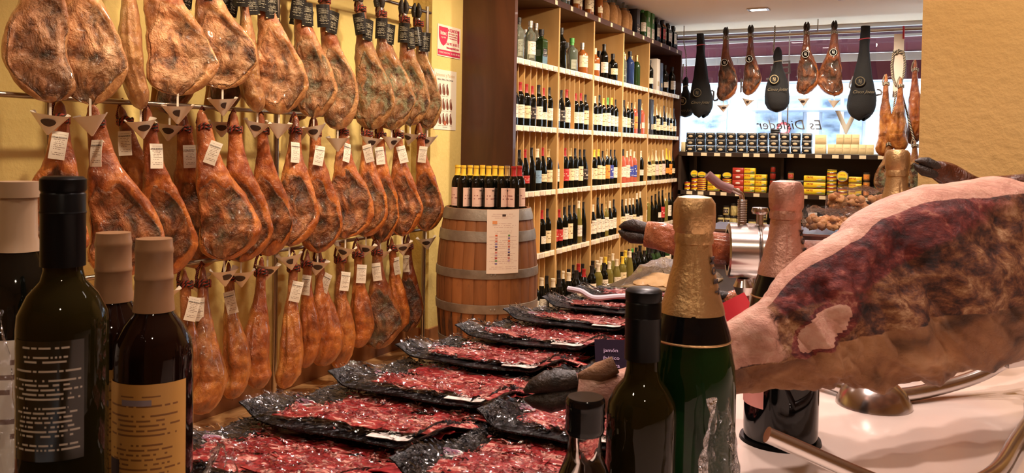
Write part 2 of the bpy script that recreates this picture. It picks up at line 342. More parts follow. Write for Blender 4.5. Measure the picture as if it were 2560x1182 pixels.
def add_mask(me, cols):
    at = me.color_attributes.new('mask', 'FLOAT_COLOR', 'POINT'); at.data.foreach_set('color', [c for q in cols for c in q])
# ------------------------------------------------------------------ the room
XL, XR, YB, YF, ZC = -3.10, 2.6, -2.6, 9.62, 2.70
struct(MB().box(XL-.2, XL, YB, 5.2, 0, ZC).build('wall_left', PLASTER, smooth=False))
struct(MB().box(XL-.2, XL, 5.2, YF+.2, 0, ZC).build('wall_left_rear', PLASTER, smooth=False))
struct(MB().box(XR, XR+.2, YB, YF, 0, ZC).build('wall_right', PLASTER2, smooth=False))
struct(MB().box(XL, XR, YB-.2, YB, 0, ZC).build('wall_front', PLASTER2, smooth=False))
struct(MB().box(XL-.2, XR+.2, YB-.2, YF+.25, ZC, ZC+.15).build('ceiling', CEILM, smooth=False))
fl = struct(MB().box(XL-.2, XR+.2, YB, YF, -.12, -.012).build('floor', BASEW, smooth=False))
pl = rbox(0, .1165, 0, 2.4, -.012, 0, .0015).mesh('plank')
for i in range(48):
    for k in range(6):
        y = YB+k*2.4-(i*.83 % 2.4)
        if XL+i*.12 > -1.4 and not (k == 1): continue
        link('plank', pl, OAK, fl, (XL+i*.12, y, 0))
# pillar with the posters
MB().box(XL, -2.95, 4.70, 5.14, 0, ZC).build('wall_pillar', PLASTER, smooth=False)['kind'] = 'structure'
b = struct(MB().box(XL, -2.932, 4.682, 4.70, 0, .12).box(-2.95, -2.932, 4.70, 5.14, 0, .12).build('baseboard_pillar', BASEW, smooth=False))
struct(MB().box(XL, XL+.02, YB, 4.70, 0, .125).build('baseboard_left', BASEW, smooth=False))
# plastered partition on the near right, with its lower nib
c = struct(MB().box(-.045, XR, 3.2, 3.7, 0, ZC).build('wall_partition', PLASTER2, smooth=False))
# window wall
struct(MB().box(XL, XR, YF, YF+.2, 0, 1.27).build('wall_back', PLASTER2, smooth=False))
win = struct(empty('window_1', (0, YF, 1.27))); ALU = mat('white_aluminium', (.75, .78, .82), .4)
MB().box(-2.95, 2.6, .02, .08, 0, .05).build('window_frame', ALU, win, smooth=False)
MB().box(-2.95, 2.6, .02, .10, 1.39, 1.43).build('window_head', ALU, win, smooth=False)
MB().box(-3.1, -2.95, 0, .2, 0, 1.43).build('window_jamb', ALU, win, smooth=False)
for x0, x1 in ((-2.95, -1.452), (-1.44, .4), (.412, 2.6)): MB().box(x0, x1, .045, .053, .05, 1.39).build('window_pane', PANE, win, smooth=False)
for x in (-1.446, .406): MB().box(x-.006, x+.006, .043, .055, .05, 1.39).build('glass_joint', ALU, win, smooth=False)
# mirrored shop lettering stuck on the outside of the glass
LETM = mat('grey_vinyl', (.30, .30, .33), .6)
for ch, x, z, rz in (('S', -2.26, 1.95, 38), ('A', -1.93, 2.07, 24), ('L', -1.645, 2.195, 8), ('E', -1.465, 2.25, 3), ('R', -1.305, 2.205, -6), ('P', -1.055, 2.16, -14), ('U', -.765, 2.05, -24), ('S', -.556, 1.93, -36)):
    text(ch, win, (x, .041, z-1.27), (PI/2, rad(-rz), 0), .21, LETM, 'window_letter', mirror=True)
text('Es Disleder', win, (-1.42, .041, .35), FY, .15, LETM, 'window_letter', mirror=True, shear=.25)
text('V', win, (-.84, .041, .37), FY, .34, WINK, 'window_letter', mirror=True, bold=.008)
# ------------------------------------------------------------------ the street outside
struct(MB().box(-20, 20, YF+.25, 40, -.3, -.1).build('street_ground', mat('pale_paving', (.55, .55, .56), .8), smooth=False))
AWN = mat('burgundy_awning_cloth', (.13, .025, .05), .8); AWN2 = mat('mauve_fascia', (.21, .12, .19), .7); WBAR = mat('white_awning_bar', (.85, .87, .9), .4)
aw = tag(empty('awning', (0, 9.9, 2.2)), 'burgundy awning with white bars outside the shop window', 'awning')
MB().box(-3.3, 3, .0, .05, .40, .62).build('fascia', AWN2, aw, smooth=False)
MB().box(-3.3, 3, -.03, .03, .375, .40).build('bar', WBAR, aw, smooth=False)
MB().grid(lambda u, v: (-3.3+6.3*u, .02+.35*v+.0, .375-.12*v), 1, 4).build('cloth_roll', AWN, aw)
MB().box(-3.3, 3, .34, .42, .165, .25).build('front_bar', WBAR, aw, smooth=False)
MB().box(-3.3, 3, .35, .37, .215, .222).build('bar_groove', STEELD, aw, smooth=False)
MB().grid(lambda u, v: (-3.3+6.3*u, .40+.01*math.sin(u*60), .165-.21*v), 60, 2).build('valance', AWN, aw)
FAC = mat('white_facade', (.92, .92, .92), .7); FACG = mat('blue_shop_glass', (.06, .09, .14), .25, var=(.34, .44, .56), vs=1.9, vst=(1, 1, 2.5)); FRG = mat('grey_frame', (.25, .29, .36), .5)
fc = tag(empty('shop_building', (0, 17, -.1)), 'bright white building with blue shop windows across the street', 'building')
MB().box(-14, 12, 0, .4, 0, 9).build('wall', FAC, fc, smooth=False)
for i, (x0, x1) in enumerate(((-5.6, -3.7), (-3.1, -2.25), (-1.9, -1.2), (-.75, .35), (.75, 2.2))):
    MB().box(x0-.06, x1+.06, -.05, 0, .15, 2.52).build('window_frame', FRG, fc, smooth=False)
    p = MB().box(x0, x1, -.07, -.05, .2, 2.45).build('window', FACG, fc, smooth=False)
    MB().box(x0, x1, -.09, -.07, 1.5, 1.56).build('mullion', FAC, p, smooth=False); MB().box((x0+x1)/2-.03, (x0+x1)/2+.03, -.09, -.07, .2, 2.45).build('mullion', FAC, p, smooth=False)
MB().box(-3.15, -.9, -.9, -.06, 2.2, 2.24).build('canopy', FRG, fc, smooth=False)
MB().box(-14, 12, -.3, 0, 2.75, 2.85).build('ledge', FRG, fc, smooth=False)
sp_ = None
rs = tag(MB().lathe([(0, -.02), (.12, -.02), (.13, 0), (.12, .02), (0, .02)], 20).build('round_sign', mat('red_sign', (.6, .06, .06), .5), None, (-2.60, 16.90, 1.78), (PI/2, 0, 0)), 'small round red and white sign across the street', 'sign')
MB().lathe([(0, .021), (.08, .021), (.08, .026), (0, .026)], 16).build('face', WINK, rs)
ra = tag(empty('street_railing', (0, 13.6, -.1)), 'white street railing outside the shop window', 'railing')
for z in (.55, .85, 1.15, 1.45): MB().box(-6, 4, -.02, .02, z, z+.04).build('rail', WBAR, ra, smooth=False)
for x in range(-6, 5, 2): MB().box(x-.03, x+.03, -.03, .03, 0, 1.5).build('post', WBAR, ra, smooth=False)
pn = tag(empty('parked_van', (-.15, 14.9, -.5)), 'blue and pink parked van seen through the window', 'van')
MB().grid(lambda u, v: (-.35+.7*u, -.7*(1-abs(2*v-1)**4)*.2, .4+1.5*v-.1*u), 6, 8).build('body', mat('pink_van_paint', (.75, .25, .32), .4), pn)
MB().box(-.36, .3, -.18, -.14, .6, .95).build('stripe', mat('blue_van_paint', (.08, .2, .75), .4), pn, smooth=False)
MB().box(-.25, .25, -.18, -.14, 1.25, 1.75).build('windscreen', FACG, pn, smooth=False)

# ------------------------------------------------------------------ ceiling spots (each fixture holds its own lamp)
LAMPM = mat('lamp_disc', (1, .86, .78), .5, emit=20.)
def downlight(x, y, target, power, colr, label, blend=.7, ang=105):
    t = tag(empty('ceiling_spot', (x, y, ZC)), label, 'ceiling light', 'recessed ceiling spots')
    MB().box(-.10, .10, -.07, -.045, -.012, 0).box(-.10, .10, .045, .07, -.012, 0).box(-.10, -.075, -.045, .045, -.012, 0).box(.075, .10, -.045, .045, -.012, 0).build('frame', STEEL, t, smooth=False)
    MB().box(-.075, .075, -.045, .045, -.004, 0).build('lens', LAMPM, t, smooth=False)
    l = bpy.data.lights.new('spot', 'SPOT'); l.energy = power; l.color = colr; l.spot_size = rad(ang); l.spot_blend = blend; l.shadow_soft_size = .045
    o = bpy.data.objects.new('spot', l); COL.objects.link(o); o.parent = t; o.location = (0, 0, -.03)
    d = Vector(target)-Vector((x, y, ZC-.03)); o.rotation_euler = d.to_track_quat('-Z', 'Y').to_euler()
WARM = (1, .77, .50); PINK = (1, .79, .72); NEU = (1, .80, .58)
for i, (x, y, tg, p, cc) in enumerate((
    (-2.05, 1.9, (-2.85, 2.0, .8), 60, WARM), (-2.05, 2.75, (-2.85, 2.8, .7), 74, WARM), (-2.08, 3.6, (-2.85, 3.65, .7), 74, WARM), (-1.85, 4.5, (-2.95, 4.8, 1.2), 72, WARM),
    (-1.25, 5.6, (-2.6, 5.8, 1.0), 140, NEU), (-1.25, 6.7, (-2.6, 6.9, 1.0), 140, NEU), (-1.25, 7.7, (-2.6, 7.8, 1.0), 130, NEU), (-1.545, 8.35, (-1.6, 8.9, .9), 60, NEU), (-.7, 8.0, (-.9, 9.2, 1.0), 100, NEU),
    (-.45, .95, (-.6, 1.0, .97), 44, PINK), (-.40, 1.55, (-.5, 1.5, .97), 44, PINK), (.25, .95, (.05, 1.15, 1.0), 42, PINK), (-.1, 2.3, (-.1, 2.1, 1.0), 34, PINK), (.5, 2.0, (.6, 3.2, 1.5), 55, WARM),
    (-.9, -.6, (-1.0, .6, 1.0), 22, NEU), (.8, -.9, (.2, .8, 1.0), 18, NEU), (-1.5, 3.2, (-1.9, 4.4, .7), 28, NEU), (-.75, 3.0, (-.6, 1.2, .97), 40, PINK), (-1.1, 4.0, (-.7, 1.2, .97), 50, PINK))):  # spots behind the camera are added fill; the last pair serves glints on packs
    lab = 'lit square ceiling spot with metal frame above the back shelves' if i == 7 else ORD[i+1]+' unseen ceiling spot lighting the shop'
    downlight(x, y, tg, p, cc, lab)

# ------------------------------------------------------------------ wine rack
wr = tag(empty('wine_rack', (-2.55, 5.14, 0)), 'tall wooden wine rack of five bays filled with bottles', 'wine rack')
def part(name, m, x0, x1, y0, y1, z0, z1, par=wr): return MB().box(x0+2.55, x1+2.55, y0-5.14, y1-5.14, z0, z1).build(name, m, par, smooth=False)
PY = [5.141, 5.864, 6.591, 7.337, 8.113, 9.27]; LV = [.06, .55, 1.01, 1.475, 1.935, 2.385]
part('side_panel', DARKW, -2.95, -2.545, 5.10, 5.141, 0, ZC); part('side_panel', DARKW, -2.95, -2.545, 9.27, 9.31, 0, 2.43)
part('back_panel', RACKB, -2.99, -2.95, 5.141, 9.27, 0, 2.43)
part('top_board', DARKW, -2.95, -2.535, 5.141, 9.27, 2.385, 2.43); part('header_panel', DARKW, -2.99, -2.95, 5.10, 9.31, 2.43, ZC)
part('plinth', DARKW, -2.95, -2.40, 5.141, 9.17, 0, .06)
for y in PY[1:5]: part('upright', RACKW, -2.95, -2.548, y-.012, y+.012, .06, 2.385)
random.seed(3)
price = rbox(0, .004, -.036, .036, 0, .030, .001).mesh('price_tag', False)
NS = [7, 7, 7, 7, 9]
dvm = MB().box(-.34, 0, -.0038, .0038, .0, .395).mesh('divider', False)
for k in range(1, 5):
    for b_ in range(5):
        y0, y1 = PY[b_]+.012, PY[b_+1]-.012
        part('shelf', RACKW, -2.95, -2.56, y0, y1, LV[k]-.028, LV[k]); part('price_rail', WHITEP, -2.56, -2.552, y0, y1, LV[k]-.036, LV[k]+.004)
        n = 7 if b_ < 4 else 10
        for i in range(n): link('price_tag', price, PRICE if random.random() < .62 else PRICEG, wr, (-.001, y0+(i+.5)*(y1-y0)/n-5.14, LV[k]-.032))
for k in range(4):
    for b_ in range(5):
        y0, y1 = PY[b_]+.012, PY[b_+1]-.012
        for i in range(1, NS[b_]):
            d = link('divider', dvm, RACKW, wr, (-.036, y0+i*(y1-y0)/NS[b_]-5.14, LV[k])); d.scale = (1, 1, (LV[k+1]-.03-LV[k])/.395)
ptag = rbox(0, .003, -.022, .022, 0, .034, .001).mesh('price_tag', False)
for i in range(13): link('price_tag', ptag, PRICE, wr, (.016, .32+i*.30, 2.388))
for i in range(23): link('price_tag', MB().box(-.02, .02, -.03, .03, 0, .002).mesh('price_tag', False) if i == 0 else bpy.data.meshes['price_tag.002'], PAPER, wr, (.12, 1.0+i*.125, .0605))

# ------------------------------------------------------------------ bottles
PROF = {
 'B': [(0, 0), (.033, 0), (.037, .005), (.037, .185), (.0355, .202), (.029, .220), (.019, .236), (.0145, .25), (.014, .285), (.016, .286), (.016, .298), (.0, .298)],
 'G': [(0, 0), (.036, 0), (.040, .005), (.040, .135), (.037, .165), (.029, .20), (.019, .232), (.0145, .255), (.014, .285), (.016, .286), (.016, .298), (0, .298)],
 'C': [(0, 0), (.040, 0), (.044, .006), (.044, .14), (.041, .165), (.033, .20), (.022, .24), (.0165, .265), (.0155, .292), (.017, .293), (.017, .312), (0, .312)],
 'F': [(0, 0), (.034, 0), (.037, .005), (.037, .14), (.034, .18), (.027, .23), (.018, .28), (.0145, .30), (.014, .325), (.016, .326), (.016, .338), (0, .338)],
 'S': [(0, 0), (.036, 0), (.040, .006), (.040, .19), (.037, .205), (.022, .222), (.015, .235), (.0145, .26), (.017, .262), (.017, .29), (0, .29)],
 'T': [(0, 0), (.042, 0), (.046, .006), (.046, .15), (.042, .165), (.022, .18), (.015, .19), (.0145, .21), (.017, .212), (.017, .245), (0, .245)],
 'Q': [(0, 0), (.044, 0), (.048, .005), (.048, .17), (.044, .182), (.020, .192), (.016, .2), (.016, .215), (.020, .216), (.020, .25), (0, .25)]}
CAPZ = {'B': (.238, .300), 'G': (.24, .300), 'C': (.20, .314), 'F': (.283, .340), 'S': (.245, .292), 'T': (.195, .247), 'Q': (.205, .252)}
BM = {}
def bottle_meshes(s, seg=18):
    if (s, seg) in BM: return BM[(s, seg)]
    pr = PROF[s]; n = 4 if s == 'Q' else seg
    bm_ = MB().lathe(pr, n).mesh('bottle', True, 35)
    z0, z1 = CAPZ[s]; cp = [(r+.0009, z) for r, z in pr if z0 <= z <= z1 and r > 0]
    rr = [(z, r) for r, z in pr]; cp = [(interp(z0, rr)+.0009, z0)]+cp; cp = [(p[0], p[1]) for p in cp]; cp[-1] = (cp[-1][0], z1); cp.append((0, z1))
    cm = MB().lathe(cp, n if n > 4 else 12).mesh('capsule', True, 35)
    R = max(r for r, z in pr)+.0007
    labs = []
    for (a, z0, z1) in ((78, .055, .145), (62, .06, .115), (85, .05, .165)):
        if s == 'Q': labs.append(MB().grid(lambda u, v: (.0347, -.026+.052*u, z0+(z1-z0)*v), 1, 1).mesh('label', False))
        else: labs.append(MB().grid(lambda u, v: (R*math.cos(rad(a*(2*u-1))), R*math.sin(rad(a*(2*u-1))), z0+(z1-z0)*v), 12, 1).mesh('label'))
    BM[(s, seg)] = (bm_, cm, labs); return BM[(s, seg)]
CN = {'r': 'red', 'k': 'black', 'w': 'ivory', 'y': 'yellow', 'g': 'green', 'o': 'gold', 'v': 'violet', 's': 'silver'}
LN = {'w': 'white label', 'c': 'cream label', 'r': 'red label', 'b': 'blue label', 'u': 'navy label', 'o': 'orange label', 'd': 'dark label', 'g': 'lime label', 'p': 'pink label', 'n': 'no label'}
GL = {'d': (GLASSD, 'dark'), 'g': (GLASSG, 'green'), 'y': (GLASSY, 'olive'), 'r': (GLASSR, 'rosé'), 'a': (GLASSA, 'amber'), 'c': (GLASSC, 'clear'), 'b': (GLASSB, 'blue')}
def bottle(loc, code, label, group, name='wine_bottle', cat='bottle', yaw=0., sc=1., var=None):
    """code: capsule, label, shape, glass"""
    cp, lb, sh, gl = code
    bm_, cm, labs = bottle_meshes(sh)
    o = link(name, bm_, GL[gl][0], None, loc, yaw+(PI/4 if sh == 'Q' else 0)); o.scale = (sc, sc, sc)
    link('capsule', cm, CAPS[cp], o)
    if lb != 'n':
        L_ = link('label', labs[(0, 2, 0, 2, 1)[int(loc[1]*100) % 5] if var is None else var], LABS[lb], o, (0, 0, 0), -PI/4 if sh == 'Q' else 0)
    return tag(o, label, cat, group)
ROWN = {0: 'bottom', 1: 'fourth', 2: 'third', 3: 'second', 4: 'top', 5: 'uppermost'}
RACK = {  # shelf level -> five bays, left to right
 3: ['kwBd rwBd rcBd rdBd kwBd rwBd kwBd', 'kwBd kdGd rwBd ---- rwBd rwBd kcBd', 'kwBd wcBd kwBd ycBd gwBd ywBd kwBd', 'ycBd kwGd ocBd kdBd ooBr ---- owBr', 'owGy ---- okCd ocCd ocCd kcCd ocCd ocCd kcCd'.replace('okCd', 'ocCd')],
 2: ['---- kdBd rrGd knGd wbBd rcGd ocBd', 'wwGd ---- rrBd ocBd kwBd kcBd kdGd', 'kwBd ycBd ycGd kcBd ooBd kuBd kwBd', 'owBr kwGr wwGr wuGr wuBr ---- wwBd', 'kcCd ocCd ocCy wpCd ocCd wpCd yoCd yoCd kcCd'],
 1: ['---- ---- kwGd kwGd ---- rwBd kcBd', 'krBd rrBd kwBd kcBd knBd wwFy knFd', 'wwGd wwGd kwFd kwGd owBy wwGd kwBd', 'ycBy kcGd wwGd wwGd wcGd wwFd wwFd', 'owBr onBy knGd knGd kwFd krFd onBy kwBd knGd'],
 0: ['---- ---- kwBd rdBd rwBd wwGd knGd', 'wwGd knBd wwGd kcBd kwBd rcBd kwBd', 'kwBd kwBd wwBy wcBy ywBd owBy wwGy', 'kgBd kgBd ycBy kcBd gnBg kgBd knGd', 'kcBg kcBg kwBg knBd ywBg kcBg kwBd kwBd knBd']}
random.seed(11)
for lv, bays in RACK.items():
    for b_, s in enumerate(bays):
        y0, y1 = PY[b_]+.012, PY[b_+1]-.012; codes = s.split(); n = len(codes); cnt = 0
        for i, cde in enumerate(codes):
            if cde == '----': continue
            cnt += 1
            x = (-2.606 if cde[2] == 'C' else -2.599)+random.uniform(-.004, .0) if lv else -2.592+random.uniform(-.008, .008)
            bottle((x, y0+(i+.5)*(y1-y0)/n+random.uniform(-.004, .004), LV[lv]+.0015), cde,
                   '%s wine bottle with %s top and %s, %s from left, %s bay, %s shelf' % (GL[cde[3]][1], CN[cde[0]], LN[cde[1]], ORD[cnt], ORD[b_+1], ROWN[lv]) if True else '',
                   'wine bottles in the wooden rack', yaw=random.uniform(-.5, .1), sc=random.uniform(.97, 1.06))
# second rank of bottles standing loose along the bottom shelf edge
for i in range(20):
    cde = ['wwGd', 'knGd', 'wwGd', 'kwBd', 'rcBd', 'kwBd', 'wwBy', 'kwBd', 'wcBy', 'wwGy', 'ycBy', 'wwFy', 'kgBd', 'kgBd', 'kcBd', 'knBd', 'kcBg', 'kwBg', 'kcBd', 'kwBg'][i]
    bottle((-2.462+random.uniform(-.01, .01), 5.62+i*.155+random.uniform(-.02, .02), .0635), cde, '%s bottle with %s top, %s in front rank along the rack plinth' % (GL[cde[3]][1], CN[cde[0]], ORD[i+1] if i < 19 else 'twentieth'), 'front rank of bottles on the rack plinth', yaw=random.uniform(-.6, 0), sc=random.uniform(.96, 1.05))
SP = ['snSc knSc swSc swSc swTc kdQg scSc', 'wcSa knSd kwTd gnTc kwQg scTa', 'wwSc wwTa wwTa kwBd kwTd kcTd', 'snSc snSc kdSc knSb onBg onBg onBg', 'kcSa kwSd ---- ---- kuBb kwSd ocBd kwSd']
for b_, s in enumerate(SP):
    y0, y1 = PY[b_]+.03, PY[b_+1]-.03; codes = s.split(); n = len(codes)
    for i, cde in enumerate(codes):
        if cde == '----': continue
        bottle((-2.66+(.04 if i % 2 else -.05), y0+(i+.5)*(y1-y0)/n, LV[4]+.0015), cde, '%s spirit bottle with %s cap, %s from left on spirits shelf, %s bay' % (GL[cde[3]][1], CN[cde[0]], ORD[i+1], ORD[b_+1]), 'spirit bottles on the shelf above the wine', 'spirit_bottle', yaw=random.uniform(-.6, 0), sc=random.uniform(1.0, 1.12))
TOPS = 'swSc swSc swSc wwSc wwSc ocSa ocSa ocSa ocSa kcSa'.split()
for i, cde in enumerate(TOPS):
    bottle((-2.62+(.03 if i % 2 else 0), 5.62+i*.13, 2.4315), cde, '%s spirit bottle, %s from left on top of the wine rack' % (GL[cde[3]][1], ORD[i+1]), 'spirit bottles on top of the rack', 'spirit_bottle', yaw=-.3, sc=.85)
# burlap-wrapped bottles
BUR = mat('burlap', (.46, .23, .09), .95, var=(.36, .17, .06), vs=60, bmp=.4, bs=200)
for i in range(5):
    o = MB().lathe([(0, 0), (.045, 0), (.056, .02), (.058, .10), (.052, .15), (.036, .175), (.026, .18), (.034, .19), (.03, .195), (0, .19)], 16).build('burlap_sack', BUR, None, (-2.62+(.02 if i % 2 else 0), 6.98+i*.155, 2.4315))
    MB().lathe([(.013, .15), (.013, .235), (.015, .236), (.015, .25), (0, .25)], 10).build('bottle_neck', GLASSC, o); MB().tube([(.030*math.cos(a), .030*math.sin(a), .181) for a in [k*PI/6 for k in range(12)]], .003, 5, True).build('tie', ROPE_W, o)
    tag(o, 'small bottle in a burlap sack, %s from left on top of rack' % ORD[i+1], 'sack', 'burlap sacks on the rack')
GRB = mat('green_gift_box', (.06, .22, .04), .4); TANB = mat('dark_gift_box', (.03, .035, .05), .4)
for i, (y, h, m, nm, w) in enumerate(((7.80, .24, TANB, 'black', .09), (8.13, .27, GRB, 'bright green', .10), (8.27, .27, GRB, 'green', .09))):
    o = rbox(-.045, .045, -w/2, w/2, 0, h).build('gift_box', m, None, (-2.61, y, 2.4315)); MB().box(.0452, .046, -w/2, w/2, .0, h*.42).build('label_band', LABS['w'] if i else LABS['d'], o, smooth=False)
    if i: MB().box(.0452, .046, -.012, .012, h*.62, h*.78).build('emblem', WINK, o, smooth=False)
    tag(o, nm+' gift box standing on top of the wine rack, '+ORD[i+1]+' from left', 'gift box', 'gift boxes on the rack')
for i in range(9):
    cde = 'gwSg kwQd krQd krQd kcSa kwQd kwQd kwQd kwQd'.split()[i]; y = 8.02 if i == 0 else 8.30+i*.105
    bottle((-2.60+(.02 if i % 2 else 0), y, 2.4315), cde, '%s bottle with %s label, %s after sacks on top of rack' % (GL[cde[3]][1], LN[cde[1]].split()[0], ORD[i+1]), 'liqueur bottles at the far end of the rack top', 'spirit_bottle', yaw=-.2, sc=.98)
# boxes among the bottles
for (y, z, w, h, m, lab) in ((8.50, LV[4], .10, .33, PAPER, 'tall white spirit box on the spirits shelf, last bay'), (8.62, LV[4], .08, .30, mat('navy_box', (.06, .09, .16), .4), 'tall navy spirit box beside the white one on spirits shelf'),
                             (8.31, LV[3], .09, .36, TANB, 'tall dark gift box standing among sparkling wine on second shelf'), (7.93, LV[3], .04, .34, TANB, 'slim dark bottle box at the end of fourth bay, second shelf')):
    o = rbox(-.045, .045, -w/2, w/2, 0, h).build('spirit_box', m, None, (-2.612, y, z+.0015)); MB().box(.0452, .0458, -w*.3, w*.3, h*.15, h*.3).build('print', GOLDI, o, smooth=False); tag(o, lab, 'box')
# ------------------------------------------------------------------ barrel with bottles
bx_, by_ = -2.46, 4.60
br = tag(empty('wine_barrel', (bx_, by_, 0)), 'old oak wine barrel with grey metal hoops, used as a table', 'barrel')
def brad(t): return .262+.052*(1-(2*t-1)**2)**.9 if 0 < t < 1 else .262
NST = 26; HB = .955
def stave(u, v):
    a = (u-.5)*2*PI/NST*.985; r = brad(v)-.0035*abs(2*u-1)**6; return (r*math.cos(a), r*math.sin(a), HB*v)
sm_ = MB().grid(stave, 6, 16).grid(lambda u, v: (lambda p: (p[0]*.93, p[1]*.93, p[2]))(stave(1-u, v)), 2, 16).grid(lambda u, v: (lambda p: (p[0]*(1-.07*v), p[1]*(1-.07*v), p[2]))(stave(u, 1)), 4, 1).mesh('stave')
for i in range(NST): link('stave', sm_, STAVEW, br, (0, 0, 0), i*2*PI/NST)
MB().lathe([(0, .915), (.245, .915), (.245, .90)], 32).build('head', STAVEW, br)
for t0, t1 in ((.93, 1.0), (.80, .865), (.575, .63), (.36, .415), (.13, .19), (.0, .07)):
    hb = MB().lathe([(brad(t0)+.001, HB*t0), (brad(t0)+.005, HB*t0+.001), (brad((t0+t1)/2)+.006, HB*(t0+t1)/2), (brad(t1)+.005, HB*t1-.001), (brad(t1)+.0, HB*t1)], 48).build('hoop', HOOPM, br)
    for a in (-1.0, -.93): MB().lathe([(0, .004), (.006, .003), (.008, 0)], 8).build('rivet', HOOPM, hb, ((brad((t0+t1)/2)+.005)*math.cos(a), (brad((t0+t1)/2)+.005)*math.sin(a), HB*(t0+t1)/2), (0, PI/2, a) if False else (PI/2, 0, a+PI/2))
vd = math.atan2(-by_, -bx_)     # direction from the barrel towards the customer side
# notice taped to the barrel
na = rad(-45); nr = .322
nt_ = tag(empty('paper_notice', (bx_, by_, 0)), 'white paper notice with flags and prices taped to the barrel', 'notice')
def npt(u, v, off=0): 
    a = na+(u-.5)*.62; r = nr+off-.02*abs(v-.3)*0; return (r*math.cos(a), r*math.sin(a), .585+.375*v)
MB().grid(lambda u, v: npt(u, v), 10, 1).grid(lambda u, v: npt(1-u, v, -.001), 10, 1).build('sheet', printed('notice_print', (.84, .72, .66), (.62, .45, .42), 34, 16, .35, .06), nt_)
def nplaque(u0, u1, v0, v1, m, name, off=.0012): MB().grid(lambda u, v: npt(u0+(u1-u0)*u, v0+(v1-v0)*v, off), 4, 1).build(name, m, nt_)
nplaque(.45, .56, .895, .925, INK, 'van_icon'); nplaque(.16, .30, .775, .825, mat('orange_logo', (.75, .32, .14), .6), 'logo')
FLG = [(.7, .12, .04), (.08, .07, .25), (.4, .04, .04), (.6, .3, .3), (.08, .02, .02), (.12, .3, .1), (.55, .15, .12), (.6, .2, .2), (.2, .15, .4), (.25, .2, .45), (.45, .3, .5)]
for i in range(11):
    for uc in (.28, .67):
        if uc > .5 and i > 9: continue
        nplaque(uc-.033, uc+.033, .585-i*.044, .607-i*.044, mat('flag_%d' % ((i*3+(uc > .5)*5) % 11), FLG[(i*3+(uc > .5)*5) % 11], .6), 'flag')
for k, a in enumerate((rad(-8), rad(3))):
    t = tag(MB().grid(lambda u, v: ((.2695)*math.cos(a+(u-.5)*(.16 if k == 0 else .09)), .2695*math.sin(a+(u-.5)*(.16 if k == 0 else .09)), .895+.05*v), 4, 1).build('price_sticker', PRICE, None, (bx_, by_, 0)), ('wide' if k == 0 else 'narrow')+' white price sticker on the top barrel hoop', 'sticker')
random.seed(5); k = 0
BC = {'y': 'yellow', 'r': 'red', 'o': 'gold', 'v': 'violet'}
rows = [(.150, 'yyyyr', 'front', .0), (.073, 'yyyyor', 'second', .0), (-.004, 'yvyrvo', 'third', .0), (-.081, 'vvrvvr', 'rear', .0)]
dirv = Vector((-bx_, -by_, 0)).normalized(); side = Vector((-dirv.y, dirv.x, 0))
side = -side if side.x*math.cos(YAW)+side.y*math.sin(YAW) < 0 else side
for off, s, rn, sh in rows:
    n = len(s)
    for i, ch in enumerate(s):
        x = (i-(n-1)/2)*.0757
        if off < -.05 and abs(x) > .18: off_ = off+.02
        else: off_ = off-(.014*abs(x)/.15 if off > .14 else 0)
        p = Vector((bx_, by_, .9165))+side*x+dirv*off_
        o = bottle(p, ch+'pBd', '%s-topped dark wine bottle on the barrel, %s from left in %s rank' % (BC[ch], ORD[i+1], rn), 'bottles standing on the barrel', yaw=math.atan2(dirv.y, dirv.x)+random.choice((-1.3, -.3, .9, .1, 1.5)), var=2, sc=.98)
        if rn == 'front': text('TEMP', o, (.0380, 0, .148), (PI/2, 0, PI/2), .011, INK)
# posters on the pillar
sg = tag(empty('security_sign', (-2.949, 4.915, 2.03)), 'white security sign with crimson shield and red footer on pillar', 'sign')
MB().box(0, .003, -.15, .15, -.105, .105).build('board', PAPER, sg, smooth=False)
MB().grid(lambda u, v: (.0036, -.135+.115*(u if v > .45 else .5+(u-.5)*math.sqrt(max(0, v/.45))), -.035+.125*v), 6, 10).build('shield', REDINK, sg)
MB().box(.003, .004, -.145, .145, -.098, -.062).build('footer', REDINK, sg, smooth=False)
for s, y, z, sz, m, bo in (('intec', -.078, .05, .040, WINK, .001), ('seguridad', -.078, .022, .016, WINK, 0), ('ATENCIÓN', .055, .075, .030, REDINK, .0005), ('PROTEGIDO CON', .045, .052, .014, REDINK, 0), ('SISTEMA DE ALARMA', .045, .036, .012, REDINK, 0), ('Y VIDEOVIGILANCIA', .045, .021, .012, REDINK, 0),
                       ('Tel. 971 38 03 12', .045, -.016, .024, REDINK, .0004), ('intecseguridad.com', .045, -.042, .021, REDINK, .0004), ('CONECTADA 24 H.  Tel. 902 109 902', 0, -.08, .017, WINK, 0)):
    text(s, sg, (.0045, y, z), FX, sz, m, bold=bo)
MB().grid(lambda u, v: (.0037, .12+(.006+.008*math.sin(PI*v)**.5)*(2*u-1), -.005+.075*v), 2, 8).build('figure', REDINK, sg); MB().lathe([(0, 0), (.008, 0), (.008, .001), (0, .001)], 10).build('figure_head', REDINK, sg, (.0035, .12, .078), (0, PI/2, 0))
ps = tag(empty('ham_poster', (-2.949, 4.875, 1.635)), 'white poster of small hams in rows hung on the pillar', 'poster')
MB().box(0, .002, -.145, .145, -.20, .20).build('sheet', PAPER, ps, smooth=False)
text('Jamones y Paletas', ps, (.0025, 0, .165), FX, .034, mat('tan_ink', (.62, .42, .25), .6)); text('Ibérico, Bellota, Cebo, Serrano', ps, (.0025, 0, .135), FX, .016, INK)
hmm = MB().grid(lambda u, v: (.0003, (.004+.012*interp(v, [(0, .4), (.25, 1), (.6, .6), (.8, .15), (1, .15)]))*(2*u-1)+.008*(1-v), .075*(v-.5)), 2, 10).mesh('ham_picture')
